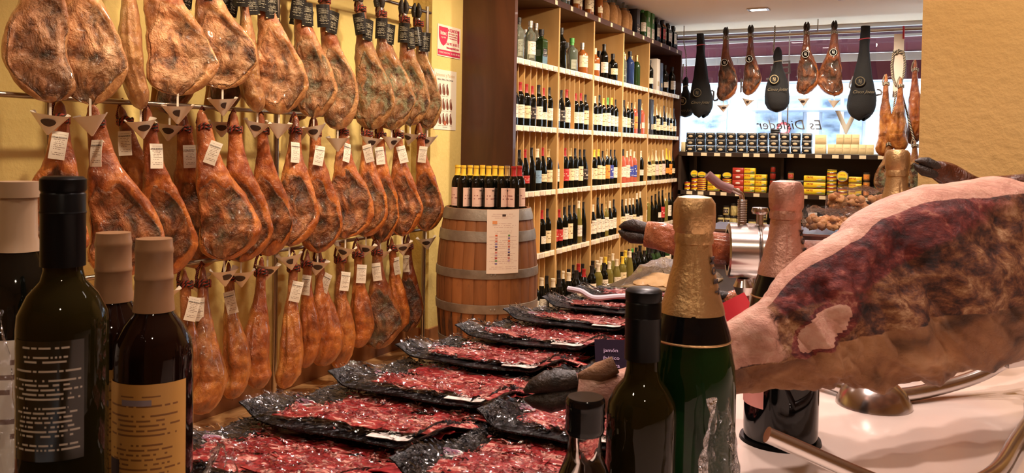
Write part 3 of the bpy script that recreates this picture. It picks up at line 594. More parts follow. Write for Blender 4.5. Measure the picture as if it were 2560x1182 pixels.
for r_, n in ((0, 3), (1, 4), (2, 4)):
    for i in range(n):
        y = -.07+i*.047; z = .07-r_*.098
        link('ham_picture', hmm, mat('ham_picture_ink', (.16, .04, .02), .6), ps, (.0022, y, z)); MB().box(.0022, .0026, y-.018, y+.016, z-.047, z-.045).build('caption', INK, ps, smooth=False); MB().box(.0022, .0026, y-.018, y-.013, z-.03, z+.03).build('caption', INK, ps, smooth=False)
MB().lathe([(0, 0), (.016, 0), (.016, .0008), (0, .0008)], 16).build('seal', mat('seal_ink', (.42, .12, .06), .6), ps, (.0022, 0, -.155), (0, PI/2, 0)); MB().box(.0022, .0026, -.03, .03, -.183, -.180).build('caption', INK, ps, smooth=False)

# ------------------------------------------------------------------ ham rack
rk = tag(empty('ham_rack', (-2.94, 3.24, 0)), 'steel tube ham rack with three rails along the yellow wall', 'ham rack')
for y in (2.03, 3.24, 4.62):
    MB().tube([(0, y-3.24, 0), (0, y-3.24, 2.22)], .014, 12).build('post', STEELD, rk); MB().lathe([(0, .012), (.02, .012), (.045, .006), (.048, 0), (0, 0)], 20).build('foot', STEELD, rk, (0, y-3.24, 0))
for z in (2.185, 1.48, .785):
    MB().tube([(0, .9-3.24, z), (0, 4.66-3.24, z)], .011, 10).build('rail', STEELD, rk)
for y in (4.62,):
    for z in (2.19, 2.07): MB().tube([(0, y-3.24, z), (-.16, y-3.24, z)], .009, 8).build('bracket', STEELD, rk)
# hams
WK = [(0, .05), (.03, .15), (.08, .19), (.13, .27), (.18, .29), (.26, .34), (.34, .42), (.42, .55), (.50, .70), (.58, .84), (.66, .94), (.74, .99), (.82, 1.), (.89, .93), (.94, .78), (.98, .5), (1, .04)]
def ham_mesh(seed, L, hw, ratio, bulge, lean, face, nr_=60, na_=44, facew=.8, dark=0.):
    hd = hw*ratio; m = MB(); cols = []; V = []
    so = Vector((seed*7.13, seed*3.7, seed*1.9)); lx, ly = lean
    for i in range(nr_+1):
        t = i/nr_; w = interp(t, WK); a = max(hw*w, .023*min(1, t*9)*(1 if t < .5 else 0)); b_ = max(hd*w*(1.05 if t < .75 else .95), .021*min(1, t*9)*(1 if t < .5 else 0))
        bend = smooth(.3, .8, t)*hw*.30*bulge-smooth(.75, 1, t)*hw*.42*bulge
        cx = lx*(1-t)+bend; cy = ly*(1-t)
        for j in range(na_):
            p = 2*PI*j/na_; c_, s_ = math.cos(p), math.sin(p)
            x = a*math.copysign(abs(c_)**.9, c_); y = b_*math.copysign(abs(s_)**.9, s_)
            fm = 0
            if face:
                front = smooth(.0, .35, -s_)
                cut = (c_*bulge+.16)/facew; e = math.hypot(cut, (t-.72)/.27)
                e += .30*noise.noise(Vector((c_*2.2, t*6, seed*2.1)))
                fm = front*smooth(1.15, .70, e)
                if s_ < 0: y *= 1-.35*smooth(.35, .6, t)
                y += fm*hd*.10-front*smooth(.25, .0, abs(e-1))*hd*.06
            q = Vector((cx+x, cy+y, 0)); z = -L*t
            n3 = Vector((c_*hw*8, s_*hw*8, t*L*8))+so
            d = noise.fractal(n3, 1, 2, 4)*.10*hw*smooth(.12, .5, t)+noise.fractal(n3*.6+so, 1, 2, 2)*.10*hw*smooth(.3, .7, t)
            gv = 0
            if not face:
                for g0, gw in ((-1.2+.5*math.sin(seed), .22), (-2.1+.4*math.cos(seed*2), .18)): gv = max(gv, math.exp(-((p-2*PI if p > PI else p)-g0-.35*math.sin(4*t+seed))**2/gw**2)*smooth(.40, .55, t)*smooth(.99, .86, t))
                d -= gv*.17*hw; d += hw*.14*smooth(.06, 0., abs(t-.90))*max(0, math.cos(p-2.2-seed))
            if fm > .05: d += fm*(noise.ridged_multi_fractal(n3*.8, 1, 2, 3, .8, 2)-1.2)*.10*hw
            V.append((cx+x+c_*d, cy+y+s_*d, z+(d*.5 if t > .9 else 0)))
            sh = smooth(.50, .30, t+.10*noise.noise(n3*.5)); pt = .5+.5*noise.fractal(n3*.55+Vector((9, 2, 4)), 1, 2, 2)
            cols.append((fm, sh, max(pt*(.78 if not face else .62), gv*.5, dark*smooth(.15, .11, t)), 1))
    m.v = V
    for i in range(nr_):
        for j in range(na_):
            a = i*na_+j; b_ = i*na_+(j+1) % na_; m.f.append((a, a+na_, b_+na_, b_)); m.uv.append(((j/na_, i/nr_),)*4)
    m.f.append(tuple(range(na_))); m.uv.append(((0, 0),)*na_); m.f.append(tuple(range(nr_*na_+na_-1, nr_*na_-1, -1))); m.uv.append(((0, 0),)*na_)
    me = m.mesh('ham_body', True, 80); add_mask(me, cols); return me
HOOFM = mat('dark_hoof', (.010, .007, .005), .5, var=(.035, .020, .012), vs=60, bmp=.4, bs=120)
def toe(s): return [(s*.011, -.004, .03), (s*.014, -.006, .0), (s*.016, -.012, -.02)], [.014, .013, .010]
hm = MB()
for s in (-1, 1): hm.tube([(s*.009, 0, .055), (s*.012, -.004, .03), (s*.014, -.004, .0), (s*.010, 0, -.03)], [.004, .012, .014, .012], 10)
HOOF = hm.mesh('hoof')
ROPEC = MB().tube([((.027+.003*math.sin(5*a))*math.cos(a), (.026+.003*math.sin(5*a))*math.sin(a), .006*math.sin(3*a)+.010*(a/(2*PI)-.5)) for a in [k*2*PI/14 for k in range(29)]], .0065, 6).mesh('rope')
ROPEH = MB().tube([(-.02, 0, -.01), (-.03, .01, .03), (-.022, .012, .07), (-.008, .02, .10), (0, .03, .085)], .0062, 6).mesh('rope')
CUP = MB().grid(lambda u, v: ((.050*(1-v)+.003)*math.sin((u-.5)*4.4), -(.030*(1-v)+.002)*math.cos((u-.5)*4.4), -.062*v+.012*(1-v)*abs(2*u-1)**2), 16, 5).grid(lambda u, v: ((.048*(1-v)+.003)*math.sin((.5-u)*4.4), -(.028*(1-v)+.001)*math.cos((u-.5)*4.4), -.060*v+.012*(1-v)*abs(2*u-1)**2), 16, 5).mesh('drip_cup')
STK = MB().grid(lambda u, v: (.030*(1.06-v*.8)*math.cos(2*PI*u)*.0+(.0520*(1-(.42+.19*v*math.sin(2*PI*u)))+.003)*math.sin(v*.62*math.cos(2*PI*u)), -(.0325*(1-(.42+.19*v*math.sin(2*PI*u)))+.0022)*math.cos(v*.62*math.cos(2*PI*u)), -.062*(.42+.19*v*math.sin(2*PI*u))), 16, 4, True).mesh('sticker')
PIN = MB().box(-.004, .004, -.0015, .0015, -.052, .03).mesh('cup_pin', False)
CARD = MB().slab(lambda u, v: (-.027+.054*u, -.052+.104*v, .004*math.sin(PI*v)), 2, 4, .0012).mesh('tag')
BCARD = MB().slab(lambda u, v: (-.034+.068*u, -.06+.12*v, .008*math.sin(PI*u)), 4, 2, .0015).mesh('black_tag')
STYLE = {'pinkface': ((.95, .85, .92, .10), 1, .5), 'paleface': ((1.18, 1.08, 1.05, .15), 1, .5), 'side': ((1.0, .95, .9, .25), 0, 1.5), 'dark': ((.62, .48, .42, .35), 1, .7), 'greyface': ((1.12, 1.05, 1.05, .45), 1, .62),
         'mouldface': ((.85, .80, .74, .95), 1, .6), 'redface': ((1.08, .80, .62, .15), 1, .55), 'redside': ((.9, .75, .6, .1), 0, .9), 'orange': ((1.2, .92, .70, .2), 1, .75), 'orangeside': ((1.0, .84, .66, .35), 0, .95), 'brown': ((.92, .66, .48, .3), 0, .95), 'darkred': ((.40, .24, .18, .1), 1, .8),
         'yellowskin': ((1.1, 1.05, .85, .35), 0, .8), 'window': ((.60, .42, .30, .1), 1, .7), 'mouldy': ((.75, .80, .75, 1.), 1, .6)}
DESC = {'pinkface': 'pale pink cured ham', 'paleface': 'pale tan cured ham', 'side': 'slim cured ham seen edge-on', 'dark': 'dark cured ham half hidden behind others', 'greyface': 'greyish marbled cured ham', 'mouldface': 'mouldy grey-green cured ham',
        'redface': 'reddish cured ham with orange fat rim', 'redside': 'reddish cured ham half hidden', 'orange': 'orange fatty cured ham', 'orangeside': 'orange fatty cured ham, slim', 'brown': 'brown cured shoulder ham', 'darkred': 'dark red-brown cured ham'}
HC = [0]
def hang_ham(X, Y, zb, L, hw, lean, style, bl, label, group, furn='', yaw=None, rope=ROPE_R, dy=0.):
    HC[0] += 1; sd = HC[0]
    ps = math.atan2(-X, Y) if yaw is None else yaw           # turned broadside to the shop floor
    ps += dy
    tint, fc_, ratio = STYLE[style]
    if X < -3.0: ratio = min(ratio, .05/hw)
    root = tag(empty('cured_ham', (X, Y, zb), ps), label, 'ham', group)
    dx_, dy_ = (lean if isinstance(lean, tuple) else (0, lean)); lx, ly = dx_*math.cos(ps)+dy_*math.sin(ps), -dx_*math.sin(ps)+dy_*math.cos(ps)
    me = ham_mesh(sd, L, hw, ratio, bl, (lx, ly), fc_, dark=1. if 'h' in furn else 0.,  facew=1.02 if group.endswith('middle row') else 1.16)
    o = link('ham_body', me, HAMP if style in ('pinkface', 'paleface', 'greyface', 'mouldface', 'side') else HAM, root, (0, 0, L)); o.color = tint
    if 'h' in furn: link('hoof', HOOF, HOOFM, root, (lx, ly, L-.02), random.uniform(-.5, .5)).scale = (1.25, 1.25, 1.0)
    at = lambda t: (lx*(1-t), ly*(1-t), L*(1-t))
    if 'r' in furn:
        p = at(.13); r1 = link('rope', ROPEC, rope, root, p); r1.scale = (1.05, 1.05, 1.3); link('rope', ROPEH, rope, root, (p[0], p[1], p[2]))
    if 'w' in furn and random.random() < .86:
        p = at(.27); c = link('paper_tag', CARD, TAGP, root, (p[0]+random.uniform(-.02, .03), p[1]-max(.03, hw*.35)-.012, p[2]-.01), (rad(84), random.uniform(-.35, .35), random.uniform(-.9, .8))); c.scale = (.98,)*3
        text('GRAN RESERVA', c, (0, .030, .004), (0, 0, 0), .0072, INK)
        MB().tube([(p[0], p[1], p[2]+.05), (p[0]+.008, p[1]-.03, p[2]+.03)], .0012, 4).build('string', PAPER, root)
    if 'b' in furn:
        p = at(.22)
        for q in range(2): c = link('black_tag', BCARD, BTAG, root, (p[0]+(q*.045-.01), p[1]-.034+q*.02, p[2]-.01-q*.03), (rad(86), random.uniform(-.2, .2), random.uniform(-.4, .2)+q*.6))
        MB().box(-.034, .034, -.061, -.056, .0015, .003).build('gold_edge', GOLDI, c, smooth=False)
    if 'c' in furn:
        cy_ = 0.; xb = -bl*hw*.12
        link('cup_pin', PIN, WHITEP, root, (xb, cy_, .0)); cu = link('drip_cup', CUP, WHITEP, root, (xb, cy_, -.045), (0, random.uniform(-.2, .2), random.uniform(-.5, .5))); cu.scale = (1.25, 1.25, 1.15)
        if random.random() < .75: link('sticker', STK, INK, cu, (0, -.0012, .002), random.uniform(-.3, .6))
    return root
R1 = [(-2.860,1.965,1.455,0.715,0.107,-0.008,'pinkface',-1),(-2.780,2.097,1.454,0.716,0.103,-0.095,'paleface',1),(-2.860,2.361,1.448,0.722,0.050,-0.081,'side',-1),(-2.760,2.486,1.511,0.659,0.133,-0.160,'paleface',1),(-2.930,2.586,1.438,0.732,0.077,0.036,'dark',1),(-2.800,2.766,1.557,0.613,0.119,-0.160,'paleface',1),(-2.930,2.883,1.460,0.710,0.079,-0.007,'dark',1),(-2.840,2.993,1.465,0.705,0.054,-0.110,'side',-1),(-2.800,3.124,1.463,0.707,0.110,-0.160,'paleface',1),(-2.950,3.428,1.441,0.729,0.063,-0.012,'dark',1),(-2.820,3.398,1.456,0.714,0.097,-0.160,'greyface',1),(-2.830,3.606,1.401,0.769,0.094,-0.160,'greyface',1),(-2.840,3.924,1.409,0.761,0.103,-0.160,'mouldface',1),(-2.820,4.093,1.413,0.757,0.111,-0.160,'mouldface',1),(-2.860,4.343,1.444,0.726,0.093,-0.110,'mouldface',1),(-2.905,4.610,1.428,0.742,0.078,-0.160,'mouldface',1)]
R2 = [(-2.840,2.005,0.899,0.566,0.110,-0.001,'redface',-1),(-2.780,2.247,0.796,0.669,0.129,-0.160,'redface',1),(-2.930,2.486,0.950,0.515,0.091,-0.160,'redside',1),(-2.860,2.508,0.755,0.710,0.100,-0.110,'redface',1),(-2.760,2.745,0.807,0.658,0.127,-0.160,'orange',1),(-2.930,2.746,0.755,0.710,0.117,-0.110,'redface',1),(-2.820,2.903,0.776,0.689,0.109,-0.071,'redface',1),(-2.860,3.116,0.777,0.688,0.093,-0.068,'redface',1),(-2.810,3.215,0.818,0.647,0.102,0.019,'redface',1),(-2.840,3.464,0.758,0.707,0.099,-0.055,'redface',1),(-2.800,3.646,0.820,0.645,0.115,-0.062,'redface',1),(-2.850,3.893,0.804,0.661,0.091,-0.023,'orange',1),(-2.870,4.058,0.753,0.712,0.084,-0.030,'orange',1),(-2.820,4.212,0.783,0.682,0.093,-0.088,'redface',1),(-2.860,4.543,0.782,0.683,0.092,-0.119,'redface',1)]
R3 = [(-2.820,2.593,0.197,0.578,0.056,-0.034,'orangeside',1),(-2.780,2.633,0.150,0.625,0.077,-0.011,'orangeside',1),(-2.800,2.827,0.164,0.611,0.065,-0.039,'orangeside',1),(-2.820,2.987,0.167,0.608,0.076,0.030,'brown',-1),(-2.820,3.193,0.116,0.659,0.060,0.053,'orangeside',1),(-2.880,3.411,0.161,0.614,0.061,0.001,'brown',1),(-2.820,3.488,0.162,0.613,0.082,-0.058,'brown',1),(-2.840,3.641,0.112,0.663,0.066,-0.011,'orangeside',1),(-2.840,3.817,0.187,0.588,0.065,-0.033,'brown',1),(-2.820,3.980,0.151,0.624,0.102,-0.046,'dark',1),(-2.900,4.280,0.178,0.597,0.062,-0.082,'brown',1),(-2.880,4.359,0.170,0.605,0.077,-0.013,'darkred',1)]
random.seed(21)
for R_, rn, fu in ((R1, 'top', 'hrbc'), (R2, 'middle', 'rwc'), (R3, 'bottom', 'rw')):
    for i, (X, Y, zb, L, hw, lean, st, bl) in enumerate(R_):
        f = fu
        if X < -2.87:                       # the half-hidden ones hang on the wall side of the rail, the rest in front of it
            Xn = -3.02 if X < -2.915 else -2.855; q = Xn/X; Y, hw, zb, L = Y*q, hw*q, 1.32+(zb-1.32)*q, L; X = Xn
            L = {'top': 2.17, 'middle': 1.465, 'bottom': .775}[rn]-zb
        Xt = -2.880 if X > -2.95 else -3.0; lean = (Xt-X, (Y+lean)*Xt/X-Y)
        if rn == 'middle' and i in (6, 7): f = 'rc'
        hang_ham(X, Y, zb, L, hw, lean, st, bl, '%s, %s from left in %s row of the rack' % (DESC[st], ORD[i+1], rn), 'hams hanging in the %s row' % rn, f, dy=random.uniform(-.12, .12))
# ------------------------------------------------------------------ back shelves under the window
bs = tag(empty('back_shelf', (-2.55, 9.2, 0)), 'dark wooden shelf unit with three boards under the shop window', 'shelf')
def bpart(name, m, x0, x1, y0, y1, z0, z1): return MB().box(x0+2.55, x1+2.55, y0-9.2, y1-9.2, z0, z1).build(name, m, bs, smooth=False)
bpart('back_panel', BLACKW, -2.53, .4, 9.55, 9.58, 0, 1.27); 
for x in (-2.53, -2.40, -1.46, .36): bpart('upright', BLACKW, x, x+.03, 9.38 if x != -2.53 else 9.2, 9.55, 0, 1.27)
for z in (1.31, .884, .486, .09): bpart('board', BLACKW, -2.53, .4, 9.2, 9.58, z-.045, z)
bt = rbox(-.032, .032, -.003, 0, 0, .036, .001).mesh('price_tag', False)
random.seed(9)
for z in (1.31, .884, .486):
    x = -2.40
    while x < -.2: link('price_tag', bt, PRICE, bs, (x+2.55, -.0005, z-.042)); x += random.uniform(.11, .2)
ESP = mat('navy_carton', (.010, .013, .018), .35); ESPS = mat('tan_carton_side', (.62, .48, .28), .6); WCAR = mat('ivory_carton', (.82, .68, .40), .55); DISH = mat('dish_print', (.62, .50, .33), .6)
YEL = mat('yellow_tin_print', (.86, .60, .02), .4); REDB = mat('red_tin_print', (.42, .035, .02), .4); GRN = mat('green_tin_print', (.16, .20, .04), .4); ORI = mat('red_letter_ink', (.50, .06, .01), .5); TINS = mat('tin_metal', (.65, .55, .40), .3, .9)
def carton(x, z, w, h, d, m, label, cat='box', y=9.235, group='products on the back shelf', kind='esp', name='food_carton', rz=0.):
    o = tag(rbox(-w/2, w/2, 0, d, 0, h, .002).build(name, m, None, (x, y, z+.0012), rz), label, cat, group)
    if kind == 'esp':
        text('ESPINALER', o, (0, -.0006, h*.84), FY, .0145, WINK); MB().lathe([(0, 0), (w*.26, 0), (w*.22, .002), (0, .003)], 12).build('dish_picture', DISH, o, (0, -.0005, h*.42), (PI/2, 0, 0)).scale = (1, .55, 1)
        MB().box(-w*.42, -w*.36, -.001, 0, h*.12, h*.22).build('mark', WINK, o, smooth=False)
    elif kind == 'white': text('La Brujula', o, (0, -.0006, h*.6), FY, .013, GOLDI, shear=.3); MB().box(-w*.45, w*.45, -.0006, 0, h*.23, h*.24).build('fold_line', GOLDI, o, smooth=False)
    elif kind == 'ortiz':
        text('ORTIZ', o, (-w*.22, -.0012, h*.72), FY, h*.36, ORI, bold=.0006); MB().grid(lambda u, v: (-w/2+w*u, -.0008, h*(.03+v*(.12+.28*smooth(.45, .9, u)))), 12, 1).build('band', GRN, o); MB().grid(lambda u, v: (w*(.08+.3*u), -.0013, h*(.36+.22*math.sin(PI*u)*(v-.5)+.1*u)), 8, 1).build('fish_picture', DISH, o)
        MB().box(-w/2, w/2, -.0011, 0, 0, h*.05).build('edge', REDB, o, smooth=False)
    elif kind == 'red': MB().lathe([(0, 0), (w*.2, 0), (0, .002)], 10).build('fish_picture', WINK, o, (0, -.0005, h*.48), (PI/2, 0, 0)).scale = (1.1, .45, 1)
    return o
def px(p): return -2.516+(p-1700)*.004008
for c_ in range(12):
    for r_ in range(3): carton(px(1726+c_*27.8)+random.uniform(-.003, .003), 1.31+r_*.0715, .094, .070, .11, ESP, 'navy fish carton, %s column from left, %s layer from bottom, under window' % (ORD[c_+1], ORD[r_+1]), kind='esp', group='navy fish cartons on the top board')
for r_ in range(2): carton(px(1952), 1.525+r_*.02 if r_ else 1.525, .095, .019, .1, ESP, ('upper' if r_ else 'lower')+' flat navy carton lying on top of the carton stacks', kind='', group='products on the back shelf')
for r_ in range(2): carton(px(2066), 1.31+r_*.1, .108, .099, .1, WCAR, 'large ivory carton, %s of two stacked beside the navy cartons' % ('lower', 'upper')[r_], kind='white')
for i in range(6): carton(px(2093+i*18.3), 1.31, .072, .103, .08, WCAR, 'small ivory carton, %s from left in lower row' % ORD[i+1], kind='white', group='ivory cartons on the top board')
for i in range(3): carton(px(2113+i*18.6), 1.4135, .072, .103, .08, WCAR, 'small ivory carton, %s from left in upper row' % ORD[i+1], kind='white', group='ivory cartons on the top board')
carton(px(1706), 1.31, .045, .11, .1, CREAM, 'patterned cream carton at the left end of top board', kind='')
TINR = MB().lathe([(0, 0), (.030, 0), (.0315, .002), (.030, .004), (.030, .026), (.0315, .028), (.029, .028), (.028, .026), (0, .026)], 18).mesh('food_tin')
TLAB = MB().lathe([(.0302, .005), (.0304, .015), (.0302, .025)], 18).mesh('label')
def tin(x, z, label, sx=1.6, sy=1.2, h=.027, m=YEL, m2=ORI, face=False, y=9.29, scl=1.):
    z += .0012; o = link('food_tin', TINR, TINS, None, (x, y, z), 0); o.scale = (sx*scl, sy*scl, h/.028*scl); l = link('label', TLAB, REDB if m2 is ORI else m2, o)
    if face:
        o.rotation_euler = (rad(80), 0, 0); o.location = (x, y, z+.03*sy*scl); l2 = MB().lathe([(0, .0285), (.027, .0285)], 18).build('lid_print', YEL, o); MB().box(-.02, .02, -.022, -.008, .0284, .0288).build('band', GRN, o, smooth=False)
        text('ORTIZ', o, (0, .008, .029), (0, 0, 0), .011, ORI)
    else: MB().grid(lambda u, v: (.0306*math.cos(rad(-90+70*(u-.5)*2)), .0306*math.sin(rad(-90+70*(u-.5)*2)), .008+.013*v*(.3+.7*u)), 8, 1).build('print', m, o)
    return tag(o, label, 'tin', 'food tins on the middle board')
Z2 = .884
for r_ in range(2): tin(px(1717), Z2+r_*.046, 'small round yellow tin, %s of two at left end of middle board' % ('lower', 'upper')[r_], 1.15, 1.15, .045)
for r_ in range(3): tin(px(1737), Z2+r_*.046, 'round yellow tin, %s from bottom in second stack from left' % ORD[r_+1], 1.2, 1.2, .045)
tin(px(1737), Z2+.142, 'round yellow tin tilted on edge atop the second stack', 1.3, 1.3, .03, face=True)
for st_, (p, n) in enumerate(((1758, 6), (1827, 6))):
    for r_ in range(n): tin(px(p), Z2+r_*.0235, 'flat oval red tin, %s from bottom in %s oval stack' % (ORD[r_+1], ('left', 'right')[st_]), 1.75, 1.3, .023)
    tin(px(p), Z2+n*.0235+.002, 'oval yellow tin standing on edge atop the %s oval stack' % ('left', 'right')[st_], 1.6, 1.05, .024, face=True)
for r_ in range(3): carton(px(1792), Z2+r_*.062, .125, .058, .08, YEL, 'yellow fish carton, %s from bottom between the oval tin stacks' % ORD[r_+1], kind='ortiz')
for r_ in range(4): carton(px(1858), Z2+r_*.066, .118, .064, .08, REDB, 'dark red carton, %s from bottom of its stack' % ORD[r_+1], kind='red')
for r_ in range(4): carton(px(1888), Z2+r_*.066, .112, .064, .08, YEL, 'yellow carton beside the red ones, %s from bottom' % ORD[r_+1], kind='ortiz')
for r_ in range(3): carton(px(1918), Z2+r_*.066, .112, .064, .08, YEL, 'yellow carton, %s from bottom, next to the jars' % ORD[r_+1], kind='ortiz')
for r_ in range(3): carton(px(2054), Z2+r_*.068, .212, .062, .09, YEL, 'long yellow carton, %s from bottom of three' % ORD[r_+1], kind='ortiz')
for r_ in range(3): carton(px(2152), Z2+r_*.068, .122, .062, .09, YEL, 'yellow carton, %s from bottom, right of the round tins' % ORD[r_+1], kind='ortiz')
for r_ in range(4): carton(px(2014), Z2+r_*.023, .11, .021, .09, ESP, 'flat black tin box, %s from bottom of stack' % ORD[r_+1], kind='')
o = carton(px(2014), Z2+.093, .105, .052, .02, ESP, 'black tin box with white boat picture standing on stack', kind=''); MB().grid(lambda u, v: ((-.03+.02*v)+.04*u*(1-v), -.001, .014+.028*v), 2, 3).build('boat_print', WINK, o)
for st_, (p, n) in enumerate(((2095, 7), (2122, 6))):
    for r_ in range(n): tin(px(p), Z2+r_*.0385, 'round tuna tin, %s from bottom in %s round stack' % (ORD[r_+1], ('left', 'right')[st_]), 1.65, 1.3, .038, m2=ORI if (r_+st_) % 3 else GRN)
tin(px(2122), Z2+.145, 'large round yellow tin facing out on the tuna stack', 1.75, 1.75, .03, face=True, y=9.235)
# jars
JG = mat('jar_glass', (.75, .68, .55), .08, trans=.5); JB = [mat('jar_red', (.24, .02, .012), .3), mat('jar_amber', (.42, .20, .06), .3), mat('jar_olive', (.05, .07, .025), .25), mat('jar_pale', (.66, .55, .26), .35, var=(.38, .32, .12), vs=40), mat('jar_dark', (.035, .012, .012), .2)]
JM = MB().lathe([(0, 0), (.034, 0), (.037, .004), (.037, .066), (.032, .074), (.032, .076)], 16).mesh('jar'); JL = MB().lathe([(.034, .074), (.035, .075), (.035, .088), (.033, .09), (0, .09)], 16).mesh('lid'); JLAB = MB().grid(lambda u, v: (.0375*math.cos(rad(-90+50*(2*u-1))), .0375*math.sin(rad(-90+50*(2*u-1))), .018+.042*v), 8, 1).mesh('label')
LIDW = mat('white_lid', (.75, .66, .52), .4); LIDK = mat('dark_lid', (.03, .025, .022), .3)
def jar(x, z, kind, label, lid=None, lab=None, s='', sc=1., y=9.29, h=1.):
    o = link('food_jar', JM, JB[kind], None, (x, y, z+.0012)); o.scale = (sc, sc, sc*h); link('lid', JL, lid or LIDK, o)
    if lab: link('label', JLAB, lab, o)
    if s: text(s, o, (0, -.0385, .038), FY, .026, WINK)
    return tag(o, label, 'jar', 'jars on the back shelf')
for r_ in range(4): jar(px(1947), Z2+r_*.075, 0, 'dark red jar, %s from bottom in stack beside yellow cartons' % ORD[r_+1], sc=.82 if r_ < 3 else .7)
for r_ in range(2): jar(px(1972), Z2+r_*.075, 0, 'red jar with red label, %s of two' % ('lower', 'upper')[r_], sc=.82, lab=LABS['r'])
for r_ in range(3): jar(px(1993), Z2+r_*.078, 1, 'amber jar with red label, %s from bottom of three' % ORD[r_+1], sc=.85, lab=LABS['r'])
for r_ in range(3): jar(px(2178), Z2+r_*.082, 1, 'brown jar with orange label, %s from bottom at shelf end' % ORD[r_+1], sc=.9, lab=LABS['o'])
for r_ in range(3): jar(px(2203), Z2+r_*.075, 2, 'small green jar at shelf end, %s from bottom' % ORD[r_+1], sc=.8)
Z3 = .486
for r_ in range(3): jar(px(1788), Z3+r_*.085, 2, 'dark olive jar, %s from bottom on lowest visible board' % ORD[r_+1], sc=.95, lab=LABS['d'], s='S' if r_ == 2 else '')
for i, p in enumerate((1812, 1830)): jar(px(p), Z3, 3, 'pale jar of artichokes, %s of the pair' % ('left', 'right')[i], sc=1.0, h=1.5, lab=LABS['d'], s='S')
jar(px(1826), Z3+.14, 3, 'pale jar standing on the artichoke jars', sc=.95, h=1.2, lab=LABS['d'], s='S')
for i, p in enumerate((1846, 1862)):
    for r_ in range(2): jar(px(p), Z3+r_*.138, 3, 'tall jar of white asparagus, %s, %s column' % (('lower', 'upper')[r_], ('left', 'right')[i]), sc=.92, h=1.6)
for r_ in range(2): jar(px(1925), Z3+r_*.105, 3, 'pale jar with small black label, %s of two' % ('lower', 'upper')[r_], lab=LABS['d'], s='S', sc=1.1)
jar(px(1896), Z3, 3, 'wide pale jar beside the labelled pair', sc=1.15)
for i, p in enumerate((2014, 2030, 2048, 2070)):
    for r_ in range(2): jar(px(p), Z3+r_*.083, 4 if i < 3 else 0, 'dark preserve jar, %s row, %s from left' % (('lower', 'upper')[r_], ORD[i+1]), LIDW if i == 0 else LIDK, LABS['d'] if i != 1 else LABS['w'], 'S' if i in (0, 2) else '', .88)
for i, p in enumerate((1776, 1786)): bottle((px(p)+i*.04, 9.3, .0915), 'rnBd', 'red-capped bottle, %s of two on the bottom board' % ('left', 'right')[i], 'bottles on the lowest board')
tag(rbox(-.045, .045, -.002, .002, 0, .045, .001).build('price_card', PAPER, None, (px(2050), 9.29, Z3+.166)), 'small blank white card standing on the dark preserve jars', 'card')

# ------------------------------------------------------------------ rail of hams in the window
rl = tag(empty('window_rail', (-2.6, 9.2, 2.555)), 'long metal rail carrying hams in front of the window', 'rail')
MB().tube([(0, 0, 0), (2.95, 0, 0)], .016, 12).build('tube', STEELD, rl)
for x in (.1, 1.5, 2.9): MB().tube([(x, 0, 0), (x, 0, .145)], .006, 8).build('hanger', STEELD, rl)
BADGE = MB().lathe([(0, 0), (.040, 0), (.042, .002), (.040, .004), (0, .004)], 20).mesh('badge'); BRING = MB().tube([(.034*math.cos(a), .034*math.sin(a), .005) for a in [k*2*PI/20 for k in range(20)]], .003, 5, True).mesh('ring')
def badge(par, x, y, z, m=BLKG, rim=GOLDI, s=1.):
    b_ = link('badge', BADGE, m, par, (x, y, z), (PI/2, 0, 0)); b_.scale = (s, s, s); link('badge_ring', BRING, rim, b_); text('5J', b_, (0, .001, .0045), (0, 0, 0), .034, rim, bold=.0008); return b_
for i, (p, top, bot, hw_, bz) in enumerate(((1820, 2.62, 1.86, .105, 2.27), (1885, 2.63, 1.92, .090, 2.30), (2026, 2.63, 1.92, .105, 2.33), (2093, 2.63, 1.90, .12, 2.34))):
    X = -2.52+(p-1695)*.003997
    h = hang_ham(X, 9.12, bot, top-bot, hw_, .0, 'window', (1, 1, 1, -1)[i], 'brown ham with round badge hanging in the window, %s from left' % ORD[i+1], 'hams on the window rail', 'hrc', yaw=0, rope=ROPE_W)
    badge(h, .0, -.048, bz-bot, rim=WINK)
BAG = mat('black_bag_cloth', (.010, .010, .012), .85, bmp=.3, bs=150)
